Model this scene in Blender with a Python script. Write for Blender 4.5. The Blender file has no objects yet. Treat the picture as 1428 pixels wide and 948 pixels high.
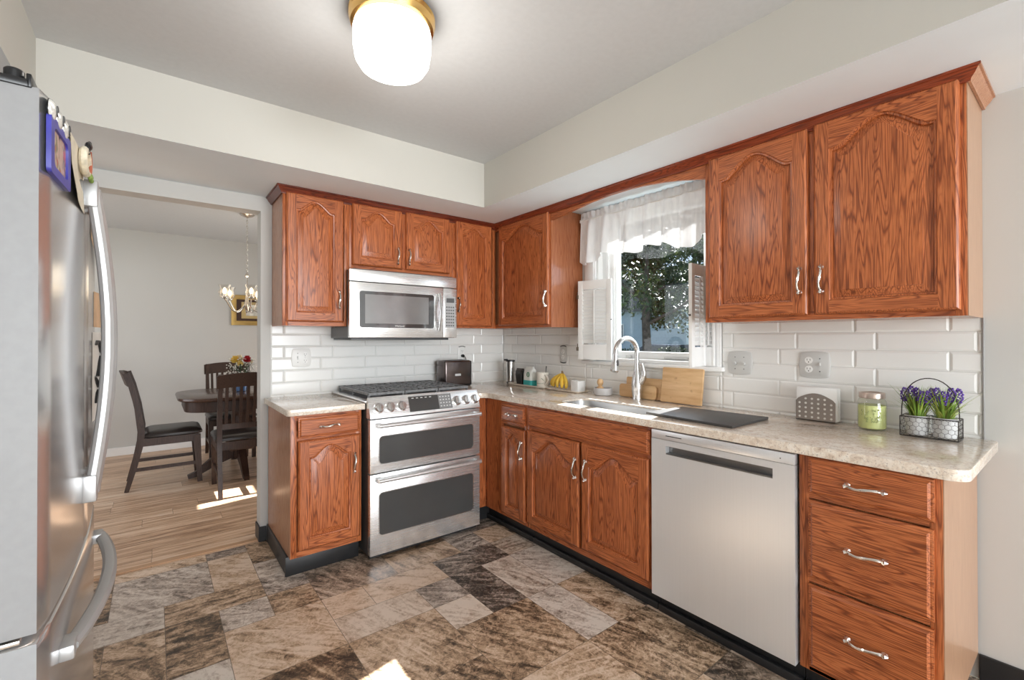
import bpy, bmesh, math, random
from mathutils import Vector, Matrix
random.seed(7)
SC = bpy.context.scene
COL = SC.collection
PI = math.pi

# ------------------------------------------------------------------ camera, sky, sun, large lights, exposure
cam_d = bpy.data.cameras.new('camera'); cam = bpy.data.objects.new('camera', cam_d); COL.objects.link(cam)
cam.location = (-2.4661, -3.2826, 1.2925)
cam.rotation_euler = (math.radians(90 + 0.31), math.radians(0.047), math.radians(-38.0043))
cam_d.sensor_width = 36.0
cam_d.lens = 638.77 / 1428 * 36.0
cam_d.shift_y = -6.68 / 1428
cam_d.clip_start = 0.02
SC.camera = cam

W = bpy.data.worlds.new('sky'); SC.world = W; W.use_nodes = True
W.node_tree.nodes['Background'].inputs[0].default_value = (0.66, 0.80, 1.0, 1)
W.node_tree.nodes['Background'].inputs[1].default_value = 1.3

def lamp(name, kind, loc, energy, color=(1, 1, 1), rot=None, **kw):
    d = bpy.data.lights.new(name, kind); d.energy = energy; d.color = color
    for k, v in kw.items(): setattr(d, k, v)
    o = bpy.data.objects.new(name, d); COL.objects.link(o); o.location = loc
    if rot: o.rotation_euler = rot
    return o
SUN_DIR = Vector((-1, -0.162, -0.86))
sun = lamp('sun', 'SUN', (6, 3, 8), 32.0, (1, 0.97, 0.93), angle=0.009)
sun.rotation_euler = SUN_DIR.to_track_quat('-Z', 'Y').to_euler()
# daylight through the rear patio door, the kitchen window and the dining room window
lamp('rear_daylight', 'AREA', (-1.65, -7.62, 1.25), 330, (0.93, 0.97, 1.0), (PI/2 - 0.03, 0, 0), shape='RECTANGLE', size=3.0, size_y=2.1)
lamp('window_daylight', 'AREA', (0.26, -1.52, 1.60), 7, (0.93, 0.97, 1.0), (0, PI/2, 0), shape='RECTANGLE', size=0.85, size_y=0.75)
lamp('dining_daylight', 'AREA', (0.22, 1.75, 1.1), 34, (0.97, 0.98, 1.0), (0, PI/2, 0), shape='RECTANGLE', size=1.9, size_y=1.05)
lamp('dining_side_daylight', 'AREA', (-4.5, 1.6, 1.4), 26, (1.0, 0.98, 0.95), (0, -PI/2, 0), shape='RECTANGLE', size=1.6, size_y=1.8)

vs = SC.view_settings
SC.display_settings.display_device = 'sRGB'
vs.view_transform = 'Standard'; vs.look = 'None'; vs.gamma = 1.0; vs.use_curve_mapping = False
vs.exposure = -0.12
SC.cycles.max_bounces = 10; SC.cycles.diffuse_bounces = 6; SC.cycles.glossy_bounces = 5
SC.cycles.transparent_max_bounces = 16; SC.cycles.sample_clamp_indirect = 6.0
SC.cycles.caustics_reflective = False; SC.cycles.caustics_refractive = False
SC.cycles.use_denoising = True

# ------------------------------------------------------------------ materials
def new_mat(name):
    m = bpy.data.materials.new(name); m.use_nodes = True
    return m, m.node_tree, m.node_tree.nodes['Principled BSDF']
def node(nt, typ, **kw):
    n = nt.nodes.new(typ)
    for k, v in kw.items():
        if hasattr(n, k): setattr(n, k, v)
        else: n.inputs[k].default_value = v
    return n
def ramp(nt, fac, stops):
    r = nt.nodes.new('ShaderNodeValToRGB'); nt.links.new(fac, r.inputs[0])
    e = r.color_ramp.elements
    while len(e) < len(stops): e.new(0.5)
    for el, (p, c) in zip(e, stops):
        el.position = p; el.color = (*c, 1) if len(c) == 3 else c
    return r.outputs[0]
def coords(nt, scale, offset=True, rot=(0, 0, 0)):
    tc = nt.nodes.new('ShaderNodeTexCoord'); mp = nt.nodes.new('ShaderNodeMapping')
    mp.inputs['Scale'].default_value = scale; mp.inputs['Rotation'].default_value = rot
    nt.links.new(tc.outputs['Object'], mp.inputs[0])
    if offset:
        oi = nt.nodes.new('ShaderNodeObjectInfo')
        mul = nt.nodes.new('ShaderNodeMath'); mul.operation = 'MULTIPLY'; mul.inputs[1].default_value = 37.0
        nt.links.new(oi.outputs['Random'], mul.inputs[0])
        cb = nt.nodes.new('ShaderNodeCombineXYZ')
        for i in range(3): nt.links.new(mul.outputs[0], cb.inputs[i])
        nt.links.new(cb.outputs[0], mp.inputs['Location'])
    return mp.outputs[0]
def noise(nt, vec, scale, detail=2, rough=0.5, dist=0.0):
    n = nt.nodes.new('ShaderNodeTexNoise')
    n.inputs['Scale'].default_value = scale; n.inputs['Detail'].default_value = detail
    n.inputs['Roughness'].default_value = rough; n.inputs['Distortion'].default_value = dist
    if vec is not None: nt.links.new(vec, n.inputs['Vector'])
    return n.outputs[0]
def math_(nt, op, a, b=None, c=None):
    m = nt.nodes.new('ShaderNodeMath'); m.operation = op
    for i, x in enumerate((a, b, c)):
        if x is None: continue
        if isinstance(x, (int, float)): m.inputs[i].default_value = x
        else: nt.links.new(x, m.inputs[i])
    return m.outputs[0]
def mix(nt, fac, a, b, blend='MIX'):
    m = nt.nodes.new('ShaderNodeMix'); m.data_type = 'RGBA'; m.blend_type = blend
    if isinstance(fac, (int, float)): m.inputs[0].default_value = fac
    else: nt.links.new(fac, m.inputs[0])
    for i, x in ((6, a), (7, b)):
        if isinstance(x, tuple): m.inputs[i].default_value = (*x, 1)
        else: nt.links.new(x, m.inputs[i])
    return m.outputs[2]
def bump(nt, bs, height, strength=0.2, dist=0.01):
    b = nt.nodes.new('ShaderNodeBump'); b.inputs['Strength'].default_value = strength; b.inputs['Distance'].default_value = dist
    nt.links.new(height, b.inputs['Height']); nt.links.new(b.outputs[0], bs.inputs['Normal'])
def plain(name, c, rough=0.5, metal=0.0, coat=0.0, var=0.06, vs_=8.0, spec=0.5, **kw):
    """A procedural single-colour material with a faint mottling of its own."""
    m, nt, b = new_mat(name)
    n = noise(nt, coords(nt, (1, 1, 1)), vs_, 3)
    lo = tuple(max(0, x * (1 - var)) for x in c); hi = tuple(min(1, x * (1 + var)) for x in c)
    nt.links.new(ramp(nt, n, [(0.3, lo), (0.7, hi)]), b.inputs['Base Color'])
    b.inputs['Roughness'].default_value = rough; b.inputs['Metallic'].default_value = metal
    b.inputs['Coat Weight'].default_value = coat; b.inputs['Specular IOR Level'].default_value = spec
    for k, v in kw.items(): b.inputs[k].default_value = v
    return m
def oak(name, axis, light=(0.57, 0.178, 0.060), mid=(0.36, 0.090, 0.026), dark=(0.105, 0.020, 0.006), rough=0.33):
    m, nt, b = new_mat(name)
    i = 'xyz'.index(axis)
    s = [15.0, 15.0, 15.0]; s[i] = 1.0
    v = coords(nt, tuple(s))
    n = noise(nt, v, 1.0, 2.0, 0.45, 0.35)
    rings = math_(nt, 'PINGPONG', math_(nt, 'MULTIPLY', n, 46.0), 1.0)
    s2 = [300.0, 300.0, 300.0]; s2[i] = 9.0
    pores = noise(nt, coords(nt, tuple(s2)), 1.0, 2.0, 0.6)
    s3 = [5.0] * 3; s3[i] = 1.0
    blot = noise(nt, coords(nt, tuple(s3)), 1.0, 2.0)
    base = ramp(nt, rings, [(0.0, dark), (0.05, dark), (0.24, mid), (0.48, light), (0.85, light), (1.0, tuple((a + c) / 2 for a, c in zip(light, mid)))])
    base = mix(nt, math_(nt, 'MULTIPLY', ramp(nt, pores, [(0.38, (1, 1, 1)), (0.54, (0, 0, 0))]), 0.75), base, dark)
    base = mix(nt, 0.28, base, ramp(nt, blot, [(0.3, mid), (0.7, light)]))
    nt.links.new(base, b.inputs['Base Color'])
    b.inputs['Roughness'].default_value = rough; b.inputs['Coat Weight'].default_value = 0.08; b.inputs['Coat Roughness'].default_value = 0.2; b.inputs['Specular IOR Level'].default_value = 0.4
    bump(nt, b, pores, 0.05, 0.002)
    return m
OAKX, OAKY, OAKZ = oak('oak_along_x', 'x'), oak('oak_along_y', 'y'), oak('oak_upright', 'z')
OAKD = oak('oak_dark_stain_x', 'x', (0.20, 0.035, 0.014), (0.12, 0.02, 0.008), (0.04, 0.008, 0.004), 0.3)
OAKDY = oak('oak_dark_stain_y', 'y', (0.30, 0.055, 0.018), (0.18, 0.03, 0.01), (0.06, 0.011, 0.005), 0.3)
OAKLIT = oak('oak_lit_end', 'z', (0.44, 0.265, 0.165), (0.40, 0.23, 0.14), (0.33, 0.18, 0.105), 0.3)  # right end panels: same oak, bright light on them put into the colour
OAKB = oak('oak_grey_veneer', 'z', (0.47, 0.225, 0.120), (0.39, 0.17, 0.085), (0.26, 0.105, 0.05), 0.25)
OAKC = oak('oak_side_veneer', 'z', (0.40, 0.150, 0.068), (0.33, 0.110, 0.045), (0.22, 0.062, 0.022), 0.2)
WALL = plain('cream_wall_paint', (0.575, 0.568, 0.545), 0.55, var=0.015, vs_=2, spec=0.3)
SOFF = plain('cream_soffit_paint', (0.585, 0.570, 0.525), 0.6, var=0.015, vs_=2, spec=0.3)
UNDERLIT = plain('lit_soffit_underside', (0.83, 0.90, 0.95), 0.7, var=0.01, spec=0.2)  # soffit paint made brighter and cooler, bounced light put into the colour
CEIL = plain('white_ceiling_paint', (0.62, 0.63, 0.64), 0.8, var=0.02, vs_=40, spec=0.2)
TRIMW = plain('white_gloss_trim', (0.86, 0.86, 0.85), 0.3, var=0.01)
WHITE = plain('white_plastic', (0.84, 0.84, 0.82), 0.35, var=0.01)
GREYP = plain('grey_plastic_plate', (0.60, 0.60, 0.585), 0.35, var=0.01)
BLACK = plain('black_vinyl', (0.016, 0.016, 0.017), 0.4)
BLKP = plain('black_plastic', (0.012, 0.012, 0.013), 0.3)
DGREY = plain('charcoal_enamel', (0.085, 0.085, 0.086), 0.35)
IRON = plain('cast_iron', (0.19, 0.19, 0.192), 0.4, var=0.3, vs_=60)
TILE = plain('white_glazed_tile', (0.85, 0.85, 0.83), 0.17, var=0.02, vs_=3)
GROUT = plain('grey_grout', (0.62, 0.62, 0.60), 0.8)
CHROME = plain('polished_nickel', (0.82, 0.79, 0.75), 0.16, 1.0, var=0.02)
BRUSHN = plain('brushed_nickel', (0.62, 0.61, 0.60), 0.24, 1.0, var=0.02)
BRASS = plain('brass', (0.78, 0.50, 0.18), 0.22, 1.0, var=0.04)
BOOKG = plain('black_oven_glass', (0.060, 0.060, 0.059), 0.18, var=0.04)
BAMBOO = None
def steel(name, axis, col=(0.70, 0.70, 0.70), rough=0.27, metal=0.8):
    m, nt, b = new_mat(name)
    i = 'xyz'.index(axis); s = [320.0] * 3; s[i] = 3.0
    n = noise(nt, coords(nt, tuple(s)), 1.0, 2)
    nt.links.new(ramp(nt, n, [(0.2, tuple(c * 0.98 for c in col)), (0.8, tuple(min(1, c * 1.015) for c in col))]), b.inputs['Base Color'])
    nt.links.new(math_(nt, 'MULTIPLY_ADD', n, 0.03, rough - 0.015), b.inputs['Roughness'])
    b.inputs['Metallic'].default_value = metal
    return m
STX, STY, STZ = steel('brushed_steel_x', 'x', (0.80, 0.80, 0.80)), steel('brushed_steel_y', 'y', (0.72, 0.72, 0.72), 0.33), steel('brushed_steel_z', 'z', (0.80, 0.81, 0.82), 0.34, 0.55)
STP = plain('grey_painted_steel', (0.60, 0.60, 0.60), 0.35, 0.3, var=0.02)
def granite():
    m, nt, b = new_mat('speckled_granite')
    v = coords(nt, (1, 1, 1), False)
    a = noise(nt, v, 38, 6, 0.7, 0.6); c = noise(nt, v, 150, 3, 0.7); d = noise(nt, v, 5, 2, 0.5)
    base = ramp(nt, a, [(0.26, (0.40, 0.29, 0.22)), (0.40, (0.68, 0.56, 0.45)), (0.52, (0.80, 0.71, 0.60)), (0.66, (0.86, 0.80, 0.72)), (0.8, (0.62, 0.55, 0.48))])
    base = mix(nt, math_(nt, 'MULTIPLY', ramp(nt, c, [(0.36, (1, 1, 1)), (0.44, (0, 0, 0))]), 0.55), base, (0.30, 0.23, 0.20))
    base = mix(nt, math_(nt, 'MULTIPLY', ramp(nt, d, [(0.4, (0, 0, 0)), (0.7, (1, 1, 1))]), 0.35), base, (0.74, 0.62, 0.52))
    nt.links.new(base, b.inputs['Base Color'])
    b.inputs['Roughness'].default_value = 0.14; b.inputs['Coat Weight'].default_value = 0.2
    return m
GRAN = granite()
def slate_floor():
    m, nt, b = new_mat('slate_vinyl_tiles')
    at = nt.nodes.new('ShaderNodeAttribute'); at.attribute_name = 'tile'; at.attribute_type = 'GEOMETRY'
    sep = nt.nodes.new('ShaderNodeSeparateColor'); nt.links.new(at.outputs['Color'], sep.inputs[0])
    tc = nt.nodes.new('ShaderNodeTexCoord')
    off = nt.nodes.new('ShaderNodeVectorMath'); off.operation = 'MULTIPLY_ADD'
    nt.links.new(at.outputs['Color'], off.inputs[0]); off.inputs[1].default_value = (19, 23, 17); nt.links.new(tc.outputs['Object'], off.inputs[2])
    rot = nt.nodes.new('ShaderNodeVectorRotate'); rot.rotation_type = 'Z_AXIS'
    nt.links.new(off.outputs[0], rot.inputs['Vector']); nt.links.new(math_(nt, 'MULTIPLY', sep.outputs[1], 1.5), rot.inputs['Angle'])
    st = nt.nodes.new('ShaderNodeMapping'); st.inputs['Scale'].default_value = (2.8, 11.0, 1); nt.links.new(rot.outputs[0], st.inputs[0])
    flow = noise(nt, st.outputs[0], 1.5, 7, 0.62, 1.6)
    fine = noise(nt, off.outputs[0], 42, 6, 0.78, 0.8)
    vein = noise(nt, off.outputs[0], 9, 5, 0.65, 1.4)
    vein = ramp(nt, math_(nt, 'ABSOLUTE', math_(nt, 'SUBTRACT', vein, 0.5)), [(0.0, (1, 1, 1)), (0.018, (0, 0, 0))])
    big = noise(nt, off.outputs[0], 5, 4, 0.6, 1.2)
    # tone: tile's own value shifted by the stone's flow
    t = math_(nt, 'MULTIPLY_ADD', sep.outputs[0], 0.58, math_(nt, 'MULTIPLY_ADD', flow, 1.5, -0.58))
    t = math_(nt, 'ADD', t, math_(nt, 'MULTIPLY_ADD', fine, 1.25, -0.63))
    t = math_(nt, 'ADD', t, math_(nt, 'MULTIPLY_ADD', big, 0.6, -0.23))
    t = math_(nt, 'ADD', t, math_(nt, 'MULTIPLY', vein, 0.22))
    warm = ramp(nt, t, [(0.05, (0.030, 0.020, 0.014)), (0.25, (0.110, 0.073, 0.046)), (0.42, (0.30, 0.196, 0.122)), (0.60, (0.54, 0.375, 0.245)), (0.88, (0.74, 0.58, 0.45))])
    cool = ramp(nt, t, [(0.05, (0.030, 0.024, 0.020)), (0.27, (0.115, 0.090, 0.072)), (0.46, (0.31, 0.245, 0.20)), (0.66, (0.53, 0.44, 0.37)), (0.90, (0.72, 0.64, 0.56))])
    base = mix(nt, ramp(nt, sep.outputs[2], [(0.50, (0, 0, 0)), (0.80, (1, 1, 1))]), warm, cool)
    nt.links.new(base, b.inputs['Base Color'])
    b.inputs['Roughness'].default_value = 0.42
    bump(nt, b, fine, 0.12, 0.003)
    return m
SLATE = slate_floor()
GROUTF = plain('vinyl_joint', (0.17, 0.135, 0.10), 0.5)
def plank_floor():
    m, nt, b = new_mat('weathered_plank_floor')
    at = nt.nodes.new('ShaderNodeAttribute'); at.attribute_name = 'tile'; at.attribute_type = 'GEOMETRY'
    sep = nt.nodes.new('ShaderNodeSeparateColor'); nt.links.new(at.outputs['Color'], sep.inputs[0])
    tc = nt.nodes.new('ShaderNodeTexCoord')
    off = nt.nodes.new('ShaderNodeVectorMath'); off.operation = 'MULTIPLY_ADD'
    nt.links.new(at.outputs['Color'], off.inputs[0]); off.inputs[1].default_value = (11, 7, 5); nt.links.new(tc.outputs['Object'], off.inputs[2])
    st = nt.nodes.new('ShaderNodeMapping'); st.inputs['Scale'].default_value = (2.2, 34, 1); nt.links.new(off.outputs[0], st.inputs[0])
    a = noise(nt, st.outputs[0], 1.0, 5, 0.62, 0.5)
    s2 = nt.nodes.new('ShaderNodeMapping'); s2.inputs['Scale'].default_value = (9, 120, 1); nt.links.new(off.outputs[0], s2.inputs[0])
    c = noise(nt, s2.outputs[0], 1.0, 3, 0.6)
    t = math_(nt, 'ADD', math_(nt, 'MULTIPLY_ADD', sep.outputs[0], 0.22, -0.11), math_(nt, 'ADD', a, math_(nt, 'MULTIPLY_ADD', c, 0.5, -0.25)))
    base = ramp(nt, t, [(0.2, (0.20, 0.112, 0.066)), (0.38, (0.46, 0.285, 0.175)), (0.55, (0.66, 0.45, 0.30)), (0.8, (0.78, 0.62, 0.48))])
    nt.links.new(base, b.inputs['Base Color']); b.inputs['Roughness'].default_value = 0.38
    return m
PLANK = plank_floor()
def bamboo():
    m, nt, b = new_mat('bamboo_laminate')
    tc = nt.nodes.new('ShaderNodeTexCoord'); mp = nt.nodes.new('ShaderNodeMapping'); mp.inputs['Scale'].default_value = (1, 4, 34)
    nt.links.new(tc.outputs['Object'], mp.inputs[0])
    n = noise(nt, mp.outputs[0], 1.0, 3, 0.6); k = noise(nt, coords(nt, (1, 1, 1)), 26, 1)
    base = ramp(nt, n, [(0.3, (0.56, 0.33, 0.15)), (0.7, (0.74, 0.50, 0.27))])
    base = mix(nt, math_(nt, 'MULTIPLY', ramp(nt, k, [(0.70, (0, 0, 0)), (0.76, (1, 1, 1))]), 0.5), base, (0.33, 0.17, 0.07))
    nt.links.new(base, b.inputs['Base Color']); b.inputs['Roughness'].default_value = 0.4
    return m
BAMBOO = bamboo()
def thin_glass(name, tint=(0.95, 0.97, 0.97), refl=0.12, rough=0.02):
    m = bpy.data.materials.new(name); m.use_nodes = True; nt = m.node_tree; nt.nodes.clear()
    o = nt.nodes.new('ShaderNodeOutputMaterial'); t = nt.nodes.new('ShaderNodeBsdfTransparent'); g = nt.nodes.new('ShaderNodeBsdfGlossy')
    t.inputs[0].default_value = (*tint, 1); g.inputs['Roughness'].default_value = rough
    lw = nt.nodes.new('ShaderNodeLayerWeight'); lw.inputs[0].default_value = 0.5
    mx = nt.nodes.new('ShaderNodeMixShader')
    nt.links.new(math_(nt, 'MULTIPLY_ADD', math_(nt, 'POWER', lw.outputs['Facing'], 5.0), 0.9, refl * 0.3), mx.inputs[0])
    nt.links.new(t.outputs[0], mx.inputs[1]); nt.links.new(g.outputs[0], mx.inputs[2]); nt.links.new(mx.outputs[0], o.inputs[0])
    return m
GLASS = thin_glass('window_glass', (0.95, 0.97, 0.98), 0.06)
JARG = thin_glass('jar_glass', (0.96, 0.97, 0.93), 0.2)
def sheer():
    m = bpy.data.materials.new('sheer_white_voile'); m.use_nodes = True; nt = m.node_tree; nt.nodes.clear()
    o = nt.nodes.new('ShaderNodeOutputMaterial'); d = nt.nodes.new('ShaderNodeBsdfDiffuse'); tl = nt.nodes.new('ShaderNodeBsdfTranslucent'); tr = nt.nodes.new('ShaderNodeBsdfTransparent')
    n = noise(nt, coords(nt, (1, 12, 2), False), 4, 2)
    c = ramp(nt, n, [(0.3, (0.84, 0.84, 0.85)), (0.7, (0.92, 0.92, 0.92))])
    nt.links.new(c, d.inputs[0]); nt.links.new(c, tl.inputs[0])
    a = nt.nodes.new('ShaderNodeMixShader'); a.inputs[0].default_value = 0.10; nt.links.new(d.outputs[0], a.inputs[1]); nt.links.new(tl.outputs[0], a.inputs[2])
    b = nt.nodes.new('ShaderNodeMixShader'); nt.links.new(ramp(nt, n, [(0.3, (0.13,) * 3), (0.7, (0.08,) * 3)]), b.inputs[0])
    nt.links.new(a.outputs[0], b.inputs[1]); nt.links.new(tr.outputs[0], b.inputs[2]); nt.links.new(b.outputs[0], o.inputs[0])
    return m
SHEER = sheer()
def emis(name, c, s):
    m, nt, b = new_mat(name)
    n = noise(nt, coords(nt, (1, 1, 1)), 3, 1)
    nt.links.new(ramp(nt, n, [(0.3, tuple(x * 0.98 for x in c)), (0.7, c)]), b.inputs['Emission Color'])
    b.inputs['Base Color'].default_value = (*c, 1); b.inputs['Emission Strength'].default_value = s
    return m
DARKW = oak('espresso_wood', 'z', (0.060, 0.030, 0.020), (0.042, 0.020, 0.013), (0.022, 0.010, 0.007), 0.48)
DARKT = oak('espresso_table_top', 'x', (0.105, 0.055, 0.038), (0.075, 0.038, 0.026), (0.035, 0.017, 0.011), 0.22)
LEATH = plain('black_brown_leather', (0.022, 0.016, 0.014), 0.32, var=0.2, vs_=90)

# ------------------------------------------------------------------ mesh helpers
class M:
    def __init__(s): s.bm = bmesh.new()
    def quad(s, pts, mi=0):
        f = s.bm.faces.new([s.bm.verts.new(p) for p in pts]); f.material_index = mi; return f
    def box(s, x0, x1, y0, y1, z0, z1, bev=0.0, seg=2, mi=0):
        r = bmesh.ops.create_cube(s.bm, size=1.0); v = r['verts']
        for w in v:
            w.co = Vector(((x0 + x1) / 2 + w.co.x * abs(x1 - x0), (y0 + y1) / 2 + w.co.y * abs(y1 - y0), (z0 + z1) / 2 + w.co.z * abs(z1 - z0)))
        fs = {f for w in v for f in w.link_faces}
        for f in fs: f.material_index = mi
        if bev:
            es = list({e for w in v for e in w.link_edges})
            bmesh.ops.bevel(s.bm, geom=es, offset=bev, segments=seg, affect='EDGES', profile=0.5, clamp_overlap=True)
        return s
    def fbox(s, T, u0, u1, v0, v1, w0, w1, bev=0.0, seg=2, mi=0):
        a, b = T(u0, v0, w0), T(u1, v1, w1)
        return s.box(min(a[0], b[0]), max(a[0], b[0]), min(a[1], b[1]), max(a[1], b[1]), min(a[2], b[2]), max(a[2], b[2]), bev, seg, mi)
    def loops(s, L, cap0=False, cap1=True, closed=True, mi=0, mis=None):
        R = [[s.bm.verts.new(p) for p in l] for l in L]
        for k in range(len(R) - 1):
            a, b = R[k], R[k + 1]; n = len(a)
            for i in range(n if closed else n - 1):
                j = (i + 1) % n
                try:
                    f = s.bm.faces.new((a[i], a[j], b[j], b[i])); f.material_index = mis[k] if mis else mi
                except ValueError: pass
        for c, l in ((cap0, R[0]), (cap1, R[-1])):
            if c:
                f = s.bm.faces.new(l); f.material_index = mis[-1] if mis else mi
        return R
    def tube(s, pts, r, seg=10, cap=True, mi=0, closed=False, flat=None):
        P = [Vector(p) for p in pts]; n = len(P)
        rs = r if isinstance(r, (list, tuple)) else [r] * n
        up = None; L = []
        for i, p in enumerate(P):
            if closed: t = (P[(i + 1) % n] - P[i - 1])
            else: t = P[min(i + 1, n - 1)] - P[max(i - 1, 0)]
            t.normalize()
            if up is None:
                up = Vector((0, 0, 1)) if abs(t.z) < 0.9 else Vector((1, 0, 0))
            side = t.cross(up)
            if side.length < 1e-6: side = t.cross(Vector((0, 1, 0)))
            side.normalize(); up = side.cross(t).normalized()
            ring = []
            for k in range(seg):
                a = 2 * PI * k / seg + PI / seg
                fx, fy = (flat if flat else (1, 1))
                ring.append(p + side * (math.cos(a) * rs[i] * fx) + up * (math.sin(a) * rs[i] * fy))
            L.append(ring)
        if closed: L.append(L[0]); cap = False
        s.loops(L, cap, cap, True, mi)
        return s
    def bar(s, pts, w, d, side, mi=0):
        """rectangular section swept along pts; w along SIDE (a fixed vector), d across it (numbers or lists)"""
        P = [Vector(p) for p in pts]; side = Vector(side).normalized(); L = []
        for i, p in enumerate(P):
            t = (P[min(i + 1, len(P) - 1)] - P[max(i - 1, 0)]).normalized()
            o = t.cross(side).normalized()
            ww = w[i] if isinstance(w, (list, tuple)) else w; dd = d[i] if isinstance(d, (list, tuple)) else d
            L.append([p + side * ww / 2 + o * dd / 2, p - side * ww / 2 + o * dd / 2, p - side * ww / 2 - o * dd / 2, p + side * ww / 2 - o * dd / 2])
        s.loops(L, True, True, True, mi); return s
    def lathe(s, prof, c, seg=32, cap0=True, cap1=True, mi=0, axis='z', sy=1.0):
        L = []
        for r, h in prof:
            ring = []
            for k in range(seg):
                a = 2 * PI * k / seg; x, y = r * math.cos(a), r * math.sin(a) * sy
                ring.append((c[0] + x, c[1] + y, c[2] + h) if axis == 'z' else ((c[0] + h, c[1] + x, c[2] + y) if axis == 'x' else (c[0] + x, c[1] + h, c[2] + y)))
            L.append(ring)
        s.loops(L, cap0, cap1, True, mi); return s
    def ball(s, c, r, seg=12, sc=(1, 1, 1), mi=0):
        q = bmesh.ops.create_uvsphere(s.bm, u_segments=seg, v_segments=max(6, seg // 2 + 1), radius=1.0)
        for v in q['verts']: v.co = Vector((c[0] + v.co.x * r * sc[0], c[1] + v.co.y * r * sc[1], c[2] + v.co.z * r * sc[2]))
        for f in {f for v in q['verts'] for f in v.link_faces}: f.material_index = mi
        return s
    def prism(s, pts2, T, w0, w1, mi=0, bev=0.0):
        a = [s.bm.verts.new(T(u, v, w0)) for u, v in pts2]; b = [s.bm.verts.new(T(u, v, w1)) for u, v in pts2]
        n = len(a); fs = [s.bm.faces.new(a), s.bm.faces.new(b)]
        for i in range(n): fs.append(s.bm.faces.new((a[i], a[(i + 1) % n], b[(i + 1) % n], b[i])))
        for f in fs: f.material_index = mi
        if bev:
            es = list(fs[0].edges) + list(fs[1].edges)
            bmesh.ops.bevel(s.bm, geom=es, offset=bev, segments=2, affect='EDGES', profile=0.5, clamp_overlap=True)
        return s
    def xform(s, mat, verts=None):
        bmesh.ops.transform(s.bm, matrix=mat, verts=verts or s.bm.verts); return s

ROOT = {}
def link_mesh(name, m, mat, base, parent=None, smooth=True, angle=32):
    me = bpy.data.meshes.new(name)
    bmesh.ops.recalc_face_normals(m.bm, faces=m.bm.faces)
    bmesh.ops.translate(m.bm, verts=m.bm.verts, vec=-Vector(base))
    m.bm.to_mesh(me); m.bm.free()
    for x in (mat if isinstance(mat, (list, tuple)) else [mat]): me.materials.append(x)
    if smooth:
        me.polygons.foreach_set('use_smooth', [True] * len(me.polygons))
        me.set_sharp_from_angle(angle=math.radians(angle))
    o = bpy.data.objects.new(name, me); COL.objects.link(o)
    if parent: o.parent = parent
    else: o.location = base
    ROOT[o.name] = Vector(base)
    return o
def tag(o, label, cat, group=None):
    o['label'] = label; o['category'] = cat
    if group: o['group'] = group
    return o
def thing(name, label, cat, loc, group=None):
    o = bpy.data.objects.new(name, None); COL.objects.link(o); o.location = loc; o.empty_display_size = 0.05
    ROOT[o.name] = Vector(loc)
    return tag(o, label, cat, group)
def part(name, m, mat, parent, label=None, smooth=True, angle=32):
    o = link_mesh(name, m, mat, ROOT[parent.name], parent, smooth, angle)
    if label: o['label'] = label
    return o
def solo(name, m, mat, label, cat, loc, group=None, smooth=True):
    return tag(link_mesh(name, m, mat, loc, None, smooth), label, cat, group)
def struct(name, m, mat, parent=None, smooth=False):
    o = link_mesh(name, m, mat, ROOT[parent.name] if parent else (0, 0, 0), parent, smooth)
    if not parent: o['kind'] = 'structure'
    return o
def dup(root, loc, rz, label=None):
    r = root.copy(); COL.objects.link(r); r.location = loc; r.rotation_euler = (0, 0, rz)
    if label: r['label'] = label
    for ch in list(root.children):
        c = ch.copy(); COL.objects.link(c); c.parent = r
        for g in ch.children:
            d = g.copy(); COL.objects.link(d); d.parent = c
    return r
def text_mesh(body, size, T, depth=0.0005, name='lettering'):
    cu = bpy.data.curves.new(name, 'FONT'); cu.body = body; cu.size = size; cu.align_x = 'CENTER'; cu.align_y = 'CENTER'
    o = bpy.data.objects.new(name, cu); COL.objects.link(o)
    dg = bpy.context.evaluated_depsgraph_get(); me = bpy.data.meshes.new_from_object(o.evaluated_get(dg))
    bpy.data.objects.remove(o); bpy.data.curves.remove(cu)
    m = M(); m.bm.from_mesh(me); bpy.data.meshes.remove(me)
    for v in m.bm.verts: v.co = Vector(T(v.co.x, v.co.y, depth))
    return m

# measured levels
ZC, CT = 0.9095, 0.035          # counter top level and thickness
ZU, ZS, ZCL = 1.366, 2.195, 2.497
UF, BF = -0.312, -0.616         # face planes of wall and base cabinets
YG, YV0, YV1 = -3.013, -0.963, -2.085
XWE = -1.932                    # end of the back wall at the doorway
YR, XLW = -7.5, -3.45

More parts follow.
